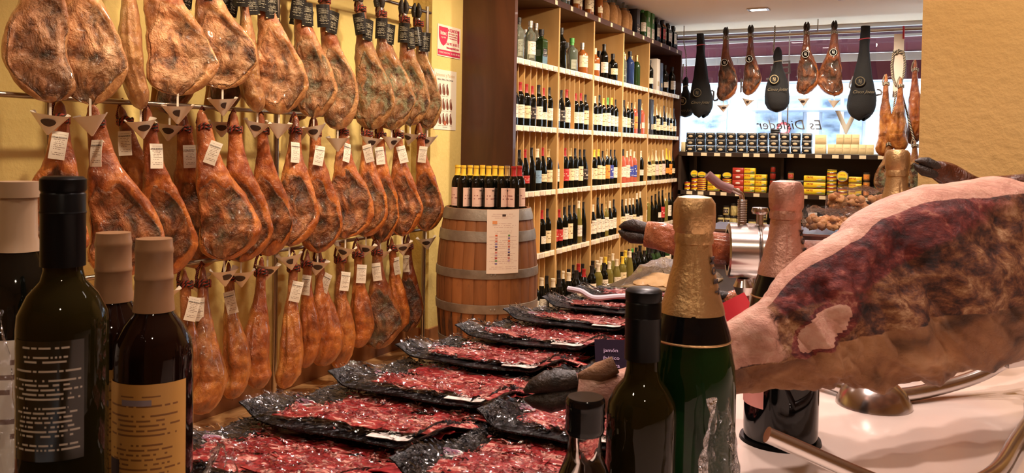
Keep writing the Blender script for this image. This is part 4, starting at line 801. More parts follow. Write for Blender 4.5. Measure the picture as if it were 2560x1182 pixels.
def bag(p, top, bot, hw_, lab, longneck=True, text_z=.35, badge_m=GOLDI, skew=0., ypos=9.15):
    X = -2.52+(p-1695)*.003997; L = top-bot; root = tag(empty('ham_bag', (X, 9.15, bot)), lab, 'ham bag', 'black ham bags on the window rail')
    root.location.y = ypos; root.location.x = X
    K = [(0, .33), (.05, .34), (.20, .36), (.34, .42), (.5, .60), (.65, .80), (.78, .97), (.87, 1.0), (.93, .9), (.97, .7), (1, .3)] if longneck else [(0, .12), (.05, .3), (.14, .36), (.22, .30), (.3, .36), (.45, .62), (.6, .86), (.75, 1), (.86, 1), (.94, .78), (.98, .45), (1, .05)]
    def fn(u, v):
        a = 2*PI*u; w = interp(v, K)*hw_; n_ = noise.noise(Vector((math.cos(a)*1.5, math.sin(a)*1.5, v*5+p)))*.012
        return (w*math.cos(a)+n_+skew*hw_*(.9*(v-.4) if longneck else (-.5*smooth(.35, .1, v))), (w*.5+.01)*math.sin(a)+n_, L*(1-v)+(.02*math.cos(a*2+1) if longneck and v > .95 else 0))
    MB().grid(fn, 28, 36, True).build('cloth', BAG, root)
    z = L*text_z; MB().tube([(interp(.16 if longneck else .22, K)*hw_*1.08*math.cos(a)+skew*hw_*(-.2 if longneck else -.25), (interp(.2, K)*hw_*.55+.012)*math.sin(a), L*(.86 if longneck else .78)+.006*math.cos(a)) for a in [k*2*PI/16 for k in range(16)]], .006, 6, True).build('tie', mat('red_ribbon', (.40, .05, .07), .6) if longneck else ROPE_W, root)
    if not longneck: MB().tube([(-.02, 0, L*.8), (-.05, .01, L*.95), (-.045, .02, L*1.1), (-.045, .04, L*1.34)], .008, 6).build('rope', ROPE_W, root)
    badge(root, skew*.02-.02, -hw_*.56-.006, z, BAG, badge_m, 1.25); text('Cinco Jotas', root, (skew*.02+.01, -hw_*.56-.008, z-.105), FY, .044, badge_m if longneck else mat('faint_gold_ink', (.16, .13, .08), .6), shear=.5)
    return root
bag(1752, 2.60, 1.70, .125, 'tall black ham bag with red tie at left end of window', True, .28, mat('faint_gold_ink', (.16, .13, .08), .6), .3)
bag(1955, 2.42, 1.74, .125, 'short round black ham bag hung by a rope, gold badge', False, .50)
bag(2163, 2.60, 1.67, .135, 'tall black ham bag with red tie beside the ham cluster', True, .40, mat('faint_gold_ink', (.16, .13, .08), .6), -.1)
bag(1696, 2.15, 1.70, .09, 'black ham bag half hidden behind the end of the rack', False, .4, ypos=9.385)
MB().tube([(-2.51, 9.385, 2.14), (-2.51, 9.34, 2.4), (-2.51, 9.215, 2.555)], .006, 6).build('rope', ROPE_W, bpy.data.objects['ham_bag.003']).matrix_parent_inverse = Matrix.Translation((2.516, -9.385, -1.70))
# cluster of hams hung on a white board at the end of the rail
cbx = -2.52+(2243-1695)*.003997
cb = tag(empty('hanging_board', (cbx, 9.10, 2.50)), 'white wooden strip with red strap from which the ham cluster hangs', 'hanger board')
MB().box(-.045, .045, -.008, .008, -.62, 0).build('strip', PAPER, cb, smooth=False); MB().box(.03, .045, -.012, .11, -.05, .075).build('strap', mat('red_strap', (.5, .03, .04), .6), cb, smooth=False)
for k in range(2): MB().tube([((.04+.012*math.sin(7*a+k))*math.cos(a), .03*math.sin(a), -.17-k*.02+.01*math.sin(3*a)) for a in [q*2*PI/20 for q in range(41)]], .011, 6).build('rope', ROPE_W, cb)
for s_ in (-1, 1): MB().tube([(s_*.045, -.02, -.18), (s_*.06, -.03, -.3), (s_*.05, -.035, -.42), (s_*.02, -.03, -.5)], .011, 6).build('rope', ROPE_W, cb)
for x_, zz in ((-.06, 1.44), (.17, 1.42)): MB().tube([(x_*.2, -.02, -.56), (x_*.5, -.10, -.75), (x_, -.16, zz-2.5)], .008, 6).build('rope', ROPE_W, cb)
for i, (dx, dy_, zt, zb_, hw_, st_, lab) in enumerate(((-.10, -.12, 2.10, 1.30, .085, 'yellowskin', 'yellow-skinned ham at left of the tied cluster'), (.03, -.15, 2.06, 1.35, .085, 'yellowskin', 'yellow-skinned ham in the middle of the tied cluster'), (.15, -.02, 2.24, 1.42, .09, 'brown', 'brown ham at the right of the tied cluster'), (-.06, -.16, 1.48, .92, .10, 'mouldy', 'mouldy grey ham hanging low left below the cluster'), (.17, -.16, 1.46, .98, .085, 'mouldy', 'mouldy pale ham hanging low right below the cluster'))):
    hang_ham(cbx+dx, 9.10+dy_, zb_, zt-zb_, hw_, -.02 if i < 3 else .0, st_, -1 if i % 2 else 1, lab, 'cluster of hams at the end of the window', 'r', yaw=.1, rope=ROPE_W)

# ------------------------------------------------------------------ counter
QZ = mat('pale_quartz', (.80, .66, .58), .16, var=(.76, .62, .54), vs=3, coat=.3)
ct = tag(empty('shop_counter', (-.2, 1.6, 0)), 'long shop counter with pale polished worktop', 'counter')
ZW = .965
MB().box(-.53, 1.4, -1.35, .92, 0, ZW-.04).build('cabinet', DARKW, ct, smooth=False)
MB().box(-.075, 1.45, -1.4, .20, ZW-.04, ZW).build('worktop', QZ, ct, smooth=False)
DKT = mat('dark_glass_top', (.020, .014, .009), .25, spec=.3)
MB().box(-.555, -.076, -1.0, .95, ZW-.04, ZW).box(-.64, -.555, -1.4, -1.0, ZW-.04, ZW).box(-.555, -.076, -1.4, -1.0, ZW-.04, ZW).box(-.076, 1.45, .201, .95, ZW-.04, ZW).build('dark_top', DKT, ct, smooth=False)
# dark display case behind, with snack bags
dc = tag(empty('display_case', (-.35, 2.85, 0)), 'dark wooden display case with glass edge beyond the hams', 'display case')
MB().box(-.35, .29, -.28, .28, 0, .93).build('cabinet', DARKW, dc, smooth=False); MB().box(-.36, .30, -.29, -.285, .93, 1.08).build('glass_front', PANE, dc, smooth=False); MB().box(-.36, .30, -.292, -.283, 1.08, 1.086).build('glass_rim', STEEL, dc, smooth=False); MB().box(-.35, .29, .0, .28, .93, 1.06).build('rear_box', DARKW, dc, smooth=False)
CRK = mat('fried_snack', (.50, .20, .07), .5, var=(.70, .38, .17), vs=30, bmp=.4, bs=60)
random.seed(4)
for q, (bx2, by2, bz2, w_, h_, n, lab) in enumerate(((-.20, 2.98, 1.078, .20, .10, 190, 'upright clear bag of fried pork snacks on the case'), (-.27, 2.86, 1.078, .18, .035, 90, 'flat clear bag of fried snacks in front of the other'))):
    r_ = tag(empty('snack_bag', (bx2, by2, bz2)), lab, 'snack bag', 'bags of fried snacks'); m = MB()
    for i in range(n):
        c_ = Vector((random.uniform(-1, 1)*w_*.5, random.uniform(-.03, .03), random.uniform(.004, h_))); s_ = random.uniform(.008, .015); ph = random.random()*6
        m.grid(lambda u, v: c_+Vector((s_*math.sin(PI*v)*math.cos(2*PI*u)*(1+.35*math.sin(3*2*PI*u+ph)), s_*.7*math.sin(PI*v)*math.sin(2*PI*u), s_*math.cos(PI*v)*(.8+.3*math.sin(2*PI*u+ph)))), 8, 5, True)
    s2 = m.build('snacks', CRK, r_); s2['kind'] = 'stuff'
    MB().grid(lambda u, v: (w_*.57*math.cos(2*PI*u)*(1+.04*math.sin(11*u+5*v)), .055*math.sin(2*PI*u)*(1.02-v**3)+.004*math.sin(25*u), -.0+(h_+.035)*v+.006*math.sin(9*2*PI*u)*v), 40, 8, True).build('film', CELLO, r_)
ck = tag(empty('biscuit_tray', (-.61, 2.20, ZW+.001)), 'clear plastic tray of biscuits at the far end of the counter', 'tray')
MB().slab(lambda u, v: (-.10+.2*u, -.14+.28*v, .004), 2, 2, .003).build('base', mat('tan_tray', (.42, .30, .15), .4), ck)
for i in range(12): MB().lathe([(0, 0), (.022, 0), (.024, .005), (0, .009)], 10).build('biscuit', mat('biscuit', (.55, .34, .13), .7), ck, (-.06+(i % 4)*.04, -.09+(i//4)*.07, .006), (.2, 0, 0))
MB().grid(lambda u, v: (-.1+.2*u, -.14+.28*v, .004+.05*min(1, 6*min(u, 1-u, v, 1-v))+.002*math.sin(30*u+17*v)), 24, 24).build('lid', CELLO, ck)

# ------------------------------------------------------------------ vacuum packs of sliced ham
BLKF = mat('black_pack_film', (.0022, .002, .0022), .17, bmp=1., bs=80, spec=.4)
random.seed(31)
def pz(x, y, lift):
    z = .006+(.008+lift)*smooth(.035, -.065, y)
    z += .016*smooth(-.100, -.135, x)*(.4+.6*smooth(.05, -.1, y))+.014*smooth(.10, .135, x)*smooth(.06, -.1, y)
    return z-.004*math.sin(PI*(x+.13)/.26)+.0012*noise.noise(Vector((x*60, y*60, lift*900)))
SL = []
for k in range(6):
    ph = k*1.7
    SL.append(MB().slab(lambda u, v: ((-.034+.068*u)*(1+.10*math.sin(5*v+ph)), (-.020+.040*v)*(1+.18*math.sin(4*u+ph)), .0012*math.sin(9*u+ph)+.001*math.sin(11*v+ph)), 8, 5, .0012).mesh('ham_slice'))
def pack(x, y, rz, lift, label, sx=1.):
    o = tag(empty('ham_pack', (x, y, ZW+.001), rz), label, 'ham pack', 'vacuum packs of sliced ham on the counter'); o.scale = (sx, 1, 1)
    MB().slab(lambda u, v: (lambda X, Y: (X, Y, pz(X, Y, lift)))(-.132+.264*u+.003*math.sin(14*v), -.105+.21*v+.003*math.sin(11*u+y*9)), 30, 24, .002).build('backing_card', BLKF, o)
    for r_ in range(4):
        for c_ in range(4):
            X = -.058+c_*.0495+random.uniform(-.006, .006)+(.008 if r_ % 2 else 0); Y = .068-r_*.0415+random.uniform(-.004, .004)
            s_ = link('ham_slice', SL[random.randrange(6)], SLICE, o, (X, Y, pz(X, Y, lift)+.0035+.0006*((r_+c_) % 3)), (math.atan((pz(X, Y+.01, lift)-pz(X, Y-.01, lift))/.02), 0, random.uniform(-.35, .25))); s_.scale = (random.uniform(.85, 1.15), random.uniform(.95, 1.2), 1)
    MB().slab(lambda u, v: (lambda X, Y: (X, Y, pz(X, Y, lift)+.004))(.05+.055*u, -.098+.012*v), 4, 2, .0006).build('paper_edge', PAPER, o)
    MB().slab(lambda u, v: (lambda X, Y: (X, Y, pz(X, Y, lift)+.0035))(-.08+.19*u, .090+.010*v), 8, 2, .0006).build('seal_band', mat('grey_film_band', (.45, .42, .44), .3), o)
    X, Y = -.108, -.01; MB().lathe([(0, .001), (.017, .001), (.018, 0)], 18).build('logo_oval', WINK, o, (X, Y, pz(X, Y, lift)+.003), (0, 0, .2)).scale = (1, .62, 1)
    lg = MB().lathe([(0, .0016), (.0145, .0016)], 18).build('logo_fill', mat('mauve_print', (.28, .12, .18), .5), o, (X, Y, pz(X, Y, lift)+.003), (0, 0, .2)); lg.scale = (1, .55, 1)
    rr = random.Random(int(y*1000)); J = [[rr.uniform(-1, 1) for _ in range(73)] for _ in range(63)]
    def film(u, v):
        X, Y = -.126+.252*u, -.102+.204*v; k = J[round(v*62)][round(u*72)]
        X += .0012*J[round(u*62)][round(v*72)]; am = .0006+.0040*max(0, noise.noise(Vector((X*42, Y*42, y*31)))+.35)
        return (X, Y, pz(X, Y, lift)+.0075+am*k)
    MB().grid(film, 72, 62).build('clear_film', FILM, o, smooth=False)
    return o
for i, (y, xo) in enumerate(((.712, 0), (.872, .0), (1.04, .003), (1.225, -.01), (1.395, 0), (1.57, .004), (1.74, .01), (1.90, .02))):
    pack(-.622+xo, y, rad(random.uniform(1, 4)), .010, 'black vacuum pack of sliced ham in the outer row, %s from the front' % ORD[i+1])
for i, (y, xo) in enumerate(((.806, -.382), (.986, -.378), (1.166, -.376), (1.70, -.36), (1.88, -.35))):
    pack(xo, y, rad(random.uniform(-1, 2)), .010, 'black vacuum pack of sliced ham in the inner row, %s from the front' % ORD[i+1], .79)
# small things lying among the packs
cd = tag(MB().slab(lambda u, v: (-.024+.048*u, -.034+.068*v, .0), 2, 2, .0015).build('dark_card', mat('plum_card', (.010, .004, .011), .8, spec=.1), None, (-.425, 1.195, ZW+.040), (rad(46), 0, rad(25))), 'dark plum card with lilac lettering propped on the packs', 'card')
for k, s_ in enumerate(('jamón', 'ibérico', 'bellota')): text(s_, cd, (0, .014-k*.013, .001), (0, 0, 0), .009, mat('lilac_ink', (.30, .18, .30), .5))
tie = tag(MB().tube(catmull([(-.705, 1.695, ZW+.050), (-.672, 1.69, ZW+.048), (-.64, 1.685, ZW+.038), (-.60, 1.715, ZW+.040), (-.52, 1.775, ZW+.042)], 8), .006, 8).build('plastic_strip', mat('pearl_plastic', (.62, .52, .56), .25), None), 'bent strip of pearly plastic lying on the far packs', 'plastic strip')
# ------------------------------------------------------------------ carved hams lying on the counter
def sweep_ham(name, pts, hh, hd, mtl, parent, seed, masks, nu=60, nv=44, n=5, front=(.4472, -.8944, 0), flat=.6, amp=.012, color=None):
    P = catmull(pts, n); m_ = len(P); k = len(pts)-1; V = []; cols = []; F = Vector(front).normalized()
    for i in range(m_):
        s = i/n; a = P[max(i-1, 0)]; b_ = P[min(i+1, m_-1)]; t = (b_-a).normalized(); f = (F-t*F.dot(t)).normalized(); u_ = t.cross(f)
        if u_.z < 0: u_ = -u_
        i0 = min(int(s), k-1); fr = s-i0; h = hh[i0]*(1-fr)+hh[i0+1]*fr; d = hd[i0]*(1-fr)+hd[i0+1]*fr
        for j in range(nv):
            p = 2*PI*j/nv; c_, s_ = math.cos(p), math.sin(p)      # c: up, s: front
            q = P[i]; n3 = q*14+Vector((c_, s_, seed))*(h*14)
            dd = noise.fractal(n3, 1, 2, 4)*amp*min(1, h/.06)*(1-.75*smooth(.55, .95, c_))
            U = h*math.copysign(abs(c_)**.85, c_); D = d*math.copysign(abs(s_)**.8, s_)
            if s_ > 0: D *= flat
            V.append(q+u_*(U+dd*c_)+f*(D+dd*s_)); cols.append(masks(s/k, c_, s_, n3))
    mb = MB(); mb.v = [tuple(v) for v in V]
    for i in range(m_-1):
        for j in range(nv):
            a = i*nv+j; b_ = i*nv+(j+1) % nv; mb.f.append((a, b_, b_+nv, a+nv)); mb.uv.append(((0, 0),)*4)
    mb.f.append(tuple(range(nv-1, -1, -1))); mb.uv.append(((0, 0),)*nv); mb.f.append(tuple(range((m_-1)*nv, m_*nv))); mb.uv.append(((0, 0),)*nv)
    me = mb.mesh(name, True, 80); add_mask(me, cols); o = link(name, me, mtl, parent)
    if color: o.color = color
    return o
def hoof_at(p, d, parent, s=1., m=HOOFM):
    """two dark toes at p pointing along d"""
    d = Vector(d).normalized(); sd = Vector((0, 0, 1)).cross(d).normalized(); u_ = d.cross(sd)
    for e in (-1, 1):
        c = Vector(p)+u_*e*.0088*s
        MB().tube([c-d*.022*s, c-d*.008*s, c+d*.010*s+u_*e*.002*s, c+d*.026*s-u_*e*.001*s, c+d*.036*s-u_*e*.005*s], [.010*s, .0125*s, .0125*s, .008*s, .002*s], 12).build('hoof', m, parent)
def bigmask(t, c, s, n3):
    """masks of the carved ham: pale fat, dark red meat, tan skin (what is left is dry brown meat)"""
    j = .16*noise.noise(n3*.35); body = smooth(.34, .46, t); fr = 1. if s > -.3 else 0.
    rim = smooth(.86, .95, c+j*.25+.10*smooth(.62, .8, t))*smooth(.18, .3, t)
    pale = smooth(.46, .34, t+j*.25)*smooth(-.35, -.1, c+j)*smooth(.16, .26, t)*.62
    oval = math.hypot((t-.466)/.058, (c-.03-(t-.466)*1.5)/.20)
    ring = smooth(1.32, 1.18, oval)*smooth(.93, 1.05, oval)*fr; inn = smooth(1.06, .94, oval)*fr
    red = smooth(.25, .60, c+j*1.5)*body*smooth(.80, .60, t)+.5*smooth(.2, .9, c+j*2)*smooth(.6, .75, t)+.55*smooth(.44, .52, t)*smooth(.62, .54, t)*smooth(-.2, .1, c)
    skin = smooth(-.14, -.26, c+j*.5)
    if s < -.3: skin = max(skin, .9)
    foot = .62*smooth(.22, .12, t)
    if ring > .2: return (0, min(1, .3+ring), 0, 1)
    return (max(rim, pale, foot, inn), min(1, red), skin*(1-inn), 1)
BH = [(-0.353, 0.778, 1.069), (-0.322, 0.799, 1.073), (-0.285, 0.823, 1.068), (-0.234, 0.876, 1.079), (-0.182, 0.926, 1.098), (-0.146, 0.961, 1.109), (-0.109, 1.002, 1.129), (-0.059, 1.056, 1.145), (-0.01, 1.109, 1.164), (0.078, 1.209, 1.178), (0.166, 1.309, 1.181), (0.23, 1.386, 1.179)]
bh = tag(empty('carved_ham', (0, 0, 0)), 'large carved ham with red cut face in the foreground stand', 'ham')
sweep_ham('ham_body', BH[1:], [.016, .024, .030, .039, .054, .075, .098, .114, .116, .085, .01], [.016, .020, .021, .023, .027, .040, .058, .078, .088, .07, .01], CUT, bh, 3, bigmask, nv=200, n=26, flat=.75, amp=.014)
hoof_at((-.338, .788, 1.073), (-.75, -.5, -.12), bh, .95)
sweep_ham('dewclaw', [(-.285, .815, 1.10), (-.300, .806, 1.092), (-.318, .795, 1.088)], [.010, .011, .003], [.010, .011, .003], CUT, bh, 5, lambda *a: (0, 0, 1, 1), nv=10, n=4)
def lymask(t, c, s, n3): return (smooth(.5, .8, c)*smooth(.5, .7, t)*.0, smooth(.75, .55, t)*.8, .5+.3*noise.noise(n3*.3), 1)
h2 = tag(empty('stand_ham', (0, 0, 0)), 'second ham with dark hoof held by the steel clamp', 'ham')
H2 = [(-0.450, 1.436, 1.172), (-0.42, 1.437, 1.168), (-0.391, 1.444, 1.161), (-0.339, 1.458, 1.154), (-0.278, 1.478, 1.149), (-0.223, 1.493, 1.143), (-0.135, 1.514, 1.13), (-0.044, 1.559, 1.108), (0.047, 1.604, 1.083), (.12, 1.65, 1.07)]
sweep_ham('ham_body', H2, [.023, .026, .026, .027, .027, .028, .042, .07, .08, .02], [.022, .024, .025, .026, .026, .028, .05, .07, .08, .02], HAM, h2, 8, lymask, nv=36, n=8, amp=.006, color=(1.15, .95, .85, .0))
hoof_at((-.466, 1.434, 1.175), (-.97, -.05, .10), h2, .95)
h3 = tag(empty('dried_ham', (0, 0, 0)), 'dark dried ham with raised hoof behind the carved ham', 'ham')
sweep_ham('ham_body', [(-.003, 1.675, 1.296), (0.024, 1.689, 1.287), (0.07, 1.711, 1.262), (0.12, 1.736, 1.262), (0.172, 1.761, 1.262), (0.236, 1.793, 1.25), (0.301, 1.824, 1.2), (.38, 1.86, 1.16), (.44, 1.89, 1.15)], [.014, .020, .021, .024, .03, .05, .08, .08, .01], [.014, .018, .02, .024, .03, .05, .07, .07, .01], HAM, h3, 11, lambda t, c, s, n: (0, .9, .75, 1), nv=30, n=8, amp=.014, color=(.55, .42, .38, 0))
hoof_at((-.006, 1.673, 1.297), (-.9, -.35, .35), h3, .75)
h4 = tag(empty('trotter_ham', (0, 0, 0)), 'ham with tan trotter lying low behind the champagne', 'ham')
sweep_ham('ham_body', [(-0.355, 1.626, 1.036), (-0.339, 1.634, 1.034), (-0.313, 1.658, 1.036), (-0.253, 1.699, 1.038), (-0.19, 1.735, 1.045), (-0.15, 1.755, 1.05)], [.012, .018, .022, .024, .034, .006], [.012, .018, .02, .024, .034, .006], HAM, h4, 14, lymask, nv=30, n=8, amp=.006, color=(1.3, 1.1, .9, 0))
hoof_at((-.358, 1.624, 1.037), (-.9, -.4, .0), h4, .7)

# ------------------------------------------------------------------ ham stands
stn = tag(empty('ham_stand', (-.066, 1.29, ZW)), 'chrome tube ham stand with domed foot under the carved ham', 'ham stand')
def L(p): return (p[0]+.066, p[1]-1.29, p[2]-ZW)
MB().lathe([(0, .040), (.012, .0395), (.028, .034), (.042, .022), (.050, .006), (.051, 0)], 28).build('dome_foot', STEEL, stn)
MB().tube([L(p) for p in catmull([(-.19, 1.36, .99), (-.149, 1.335, 0.982), (-.106, 1.31, 0.978), (-.066, 1.30, .978), (-0.028, 1.325, 0.976), (0.018, 1.375, 0.980), (0.066, 1.421, 0.992), (0.098, 1.448, 1.009), (0.122, 1.472, 1.028), (0.165, 1.529, 1.068), (.22, 1.60, 1.13)], 6)], .010, 14).build('arc_tube', STEEL, stn)
MB().box(-.02, .02, -.012, .012, -.014, .014).build('clamp_block', STEEL, stn, L((.112, 1.462, 1.020)), .9); MB().lathe([(0, 0), (.006, 0), (.006, .012), (.012, .013), (.012, .022), (0, .022)], 14).build('thumb_screw', STEEL, stn, L((.108, 1.455, 1.03)), (rad(70), 0, .4))
MB().tube([L(p) for p in catmull([(.13, 1.36, .976), (.125, 1.30, .974), (0.113, 1.244, .974), (0.096, 1.169, .974), (0.071, 1.06, .974), (.035, .985, .974), (-.02, .93, .974), (-.06, .905, .974)], 6)], .0085, 12).build('base_tube', STEEL, stn)
MB().tube([L(p) for p in ((-0.144, 0.881, 1.032), (-0.067, 0.918, 0.996), (-.02, .94, .976))], .0085, 14).build('rod', STEEL, stn)
MB().tube([L((.180, 1.325, ZW)), L((.180, 1.325, 1.088))], .009, 12).build('support_post', STEEL, stn)
MB().tube([L(p) for p in catmull([(.150, 1.345, 1.108), (.165, 1.335, 1.092), (.180, 1.325, 1.088), (.195, 1.315, 1.092), (.210, 1.305, 1.108)], 5)], .007, 10).build('cradle', STEEL, stn)
MB().tube([L((-.236, .884, ZW)), L((-.236, .884, 1.046))], .007, 12).build('support_post', STEEL, stn)
MB().tube([L((-.236+.034*math.cos(a)*.61, .884+.034*math.cos(a)*-.0+.034*math.cos(a)*.4, 1.080+.036*math.sin(a))) for a in [k*2*PI/20 for k in range(20)]], .004, 8, True).build('shank_ring', STEEL, stn)
st2 = tag(empty('rear_ham_stand', (.22, 1.79, ZW)), 'steel post stand carrying the dark dried ham behind', 'ham stand')
MB().lathe([(0, .012), (.07, .010), (.075, 0), (0, 0)], 28).build('foot', STEEL, st2); MB().tube([(0, 0, .01), (0, 0, .235)], .010, 12).build('post', STEEL, st2); MB().tube(catmull([(-.035, -.03, .255), (0, 0, .232), (.035, .03, .255)], 6), .008, 10).build('cradle', STEEL, st2)
cl = tag(empty('ham_clamp', (-.278, 1.478, ZW)), 'steel ring clamp with bent lever gripping the second ham shank', 'ham clamp')
zc_ = 1.150-ZW; axd = Vector((.95, .31, -.09)).normalized(); aa = Matrix.Rotation(math.atan2(axd.y, axd.x), 4, 'Z')
def ring(x0, x1, r0, r1, nm, m=STEEL):
    mb = MB().grid(lambda u, v: (lambda q: (q[1], q[0]*math.cos(2*PI*u), q[0]*math.sin(2*PI*u)+zc_))([(r1, x0), (r0-.003, x0), (r0, x0+.003), (r0, x1-.003), (r0-.003, x1), (r1, x1), (r1, x0)][round(v*6)]), 40, 6, True)
    return mb.build(nm, m, cl, (0, 0, 0), math.atan2(axd.y, axd.x))
ring(-.038, .012, .047, .036, 'ring'); ring(.013, .030, .047, .036, 'ring'); ring(.030, .040, .043, .036, 'ring')
MB().tube([(0, 0, 0), (.0, 0, zc_-.045)], .008, 12).build('stem', STEEL, cl); MB().lathe([(0, -.018), (.012, -.014), (.018, 0), (.012, .014), (0, .018)], 18).build('ball_joint', STEEL, cl, (-.008, -.004, 1.088-ZW)); MB().lathe([(0, .012), (.05, .010), (.055, 0)], 24).build('foot', STEEL, cl)
MB().tube([(-.013, -.006, .22), (-.014, -.005, .272)], [.0075, .0075], 12).build('screw', STEELD, cl)
for z in [.236+.003*i for i in range(13)]: MB().lathe([(.0075, z-.001), (.0085, z), (.0075, z+.001)], 12).build('thread', STEELD, cl, (-.0135, -.0055, 0))
MB().tube(catmull([(-.014, -.005, .272), (-.016, -.006, .282), (-.024, -.010, .287), (-.032, -.014, .291)], 5), .0045, 10).build('lever_rod', STEEL, cl)
MB().tube([(-.030, -.013, .290), (-.050, -.022, .298), (-.0685, -.031, .315)], .0078, 12).build('lever_grip', mat('mauve_grip', (.34, .20, .20), .35, .5), cl)
MB().lathe([(0, 0), (.006, 0), (.006, .018), (.013, .019), (.015, .024), (.013, .030), (0, .031)], 16).build('thumb_screw', STEEL, cl, (.015, .003, .230))
rc = tag(MB().slab(lambda u, v: (-.025+.05*u, -.045+.09*v, .004*math.sin(3*u)), 3, 2, .001).build('red_card', mat('red_card', (.50, .03, .04), .35), None, (-.262, 1.36, 1.045), (rad(75), rad(-28), rad(25))), 'red card hanging behind the gold-necked champagne', 'card')

# ------------------------------------------------------------------ foreground bottles
def glass(name, colr, trans=1., rough=.02):
    if name in MATS: return MATS[name]
    return mat(name, colr, rough, trans=trans, ior=1.48)
CHG = mat('deep_green_champagne_glass', (.006, .030, .007), .025, trans=.40, ior=1.35); CHB = mat('black_champagne_glass', (.003, .003, .0035), .03); OILG = mat('oil_bottle_glass', (.012, .009, .002), .03, trans=.14, ior=1.3, spec=.4)
def lathe_part(prof, n, name, m, par, **k): return MB().lathe(prof, n).build(name, m, par, **k)
CHP = [(0, 0), (.036, 0), (.042, .006), (.0425, .02), (.0425, .125), (.041, .145), (.036, .172), (.029, .198), (.023, .220), (.0175, .245), (.0155, .26), (.015, .285), (.017, .29), (.017, .302), (0, .302)]
def champagne(loc, foil, gl, lab, sc=1., neckband=BLKG, letters=None, yaw=0., labm=None):
    K = [(z, r) for r, z in CHP if r > 0]
    o = tag(empty('champagne_bottle', loc, yaw), lab, 'champagne', 'champagne bottles by the carved ham'); o.scale = (sc, sc, sc)
    lathe_part(CHP, 48, 'glass', gl, o)
    z0 = .196; cp = [(interp(z0+(.262-z0)*i/10, K)+.0013, z0+(.262-z0)*i/10) for i in range(11)]+[(.0182, .262), (.0185, .268), (.0175, .272), (.0195, .276), (.020, .29), (.0195, .300), (.016, .3055), (.008, .307), (0, .3065)]
    f = MB()
    def fn(u, v):
        r, z = cp[round(v*(len(cp)-1))]; w = .0004*noise.noise(Vector((math.cos(2*PI*u)*3, math.sin(2*PI*u)*3, z*120)))*(2 if z > .255 else .6); w2 = -.001 if (z < .25 and (u*4 % 1) < .03) else 0
        return ((r+w+w2)*math.cos(2*PI*u), (r+w+w2)*math.sin(2*PI*u), z)
    f.grid(fn, 64, len(cp)-1, True).build('foil', foil, o)
    bz = [(interp(.172+i*.005, K)+.0009, .172+i*.005) for i in range(6)]; lathe_part(bz, 40, 'neck_band', neckband, o); lathe_part([(interp(.170, K)+.001, .170), (interp(.171, K)+.0016, .171), (interp(.172, K)+.001, .172)], 40, 'gold_line', GOLDF, o)
    if labm: MB().grid(lambda u, v: (.0432*math.cos(rad(-125-95*u)), .0432*math.sin(rad(-125-95*u)), .045+.072*v), 16, 1).build('label', labm, o)
    if letters:
        for i, ch in enumerate(letters): r = interp(.245-i*.009, K)+.002; a = rad(-30); text(ch, o, (r*math.cos(a), r*math.sin(a), .247-i*.0095), (0, PI/2, 0) if False else (PI/2, PI/2, a+PI/2), .010, INK, bold=.0003)
    return o
champagne((-.205, .806, ZW), GOLDF, CHG, 'green champagne bottle with gold foil neck in the foreground', 1.016, letters='MOET', yaw=.3)
pk = champagne((-.160, 1.074, ZW), PINKF, CHB, 'dark champagne bottle with rose foil neck crossed by carved ham', 1.045, letters='MOET', yaw=.3, labm=mat('rose_label', (.78, .36, .34), .5))
for s_, zz in (('CHANDON', .083), ('IMPERIAL', .072)): text(s_, pk, (.0436*math.cos(rad(-150)), .0436*math.sin(rad(-150)), zz), (PI/2, 0, rad(-60)), .010, INK)
lathe_part([(0, .004), (.046, .004), (.047, 0)], 32, 'base_disc', BLK, pk)
mo = champagne((-.064, 1.87, ZW), GOLDF, CHG, 'champagne bottle with gold foil behind the carved ham', 1.19, letters='MOET', yaw=.35)
OILP = [(0, 0), (.029, 0), (.0315, .004), (.0315, .19), (.0305, .20), (.024, .214), (.0155, .224), (.0135, .232), (.0130, .30), (0, .30)]
def oil(loc, lab, sc, prof, yaw, capz, lines, capr=.0155):
    o = tag(empty('olive_oil_bottle', loc, yaw), lab, 'olive oil bottle'); o.scale = (sc, sc, sc); lathe_part(prof, 40, 'glass', OILG, o)
    z0, z1 = capz; lathe_part([(capr, z0), (capr, z0+(z1-z0)*.58), (capr+.0006, z0+(z1-z0)*.6), (capr, z0+(z1-z0)*.62), (capr, z1-(z1-z0)*.20), (capr-.0008, z1-(z1-z0)*.18), (capr+.0004, z1-(z1-z0)*.15), (capr+.0004, z1-.002), (capr-.002, z1), (0, z1)], 32, 'cap', BLK, o)
    R = max(r for r, z in prof)+.0006; zt = .185 if prof is OILP else .056; zl = .098 if prof is OILP else .012
    MB().grid(lambda u, v: (R*math.cos(rad(-138+96*u)), R*math.sin(rad(-138+96*u)), zl+(zt-zl)*v), 14, 1).build('printed_text', printed('etched_print', (.010, .008, .003), (.42, .36, .28), 26, 13, .42, .03, .15), o)
    for z, sz, s_ in lines:
        n = len(s_)
        for i, ch in enumerate(s_):
            if ch == ' ': continue
            a = rad(-90)+(i-(n-1)/2)*sz*.62/R; text(ch, o, (R*math.cos(a), R*math.sin(a), z), (PI/2, 0, a+PI/2), sz, WINK, 'print')
    return o
ol = oil((-.628, .446, ZW), 'tall dark olive oil bottle with black cap, leftmost foreground', 1.08, OILP, rad(32), (.235, .302), ())
MB().grid(lambda u, v: (.0322*math.cos(rad(-125+50*u)), .0322*math.sin(rad(-125+50*u)), .072+.016*v), 8, 1).build('mark', LABS['w'], ol)
sm2 = [(0, 0), (.026, 0), (.029, .004), (.0295, .11), (.028, .122), (.022, .133), (.0155, .141), (.0135, .15), (.0130, .215), (0, .215)]
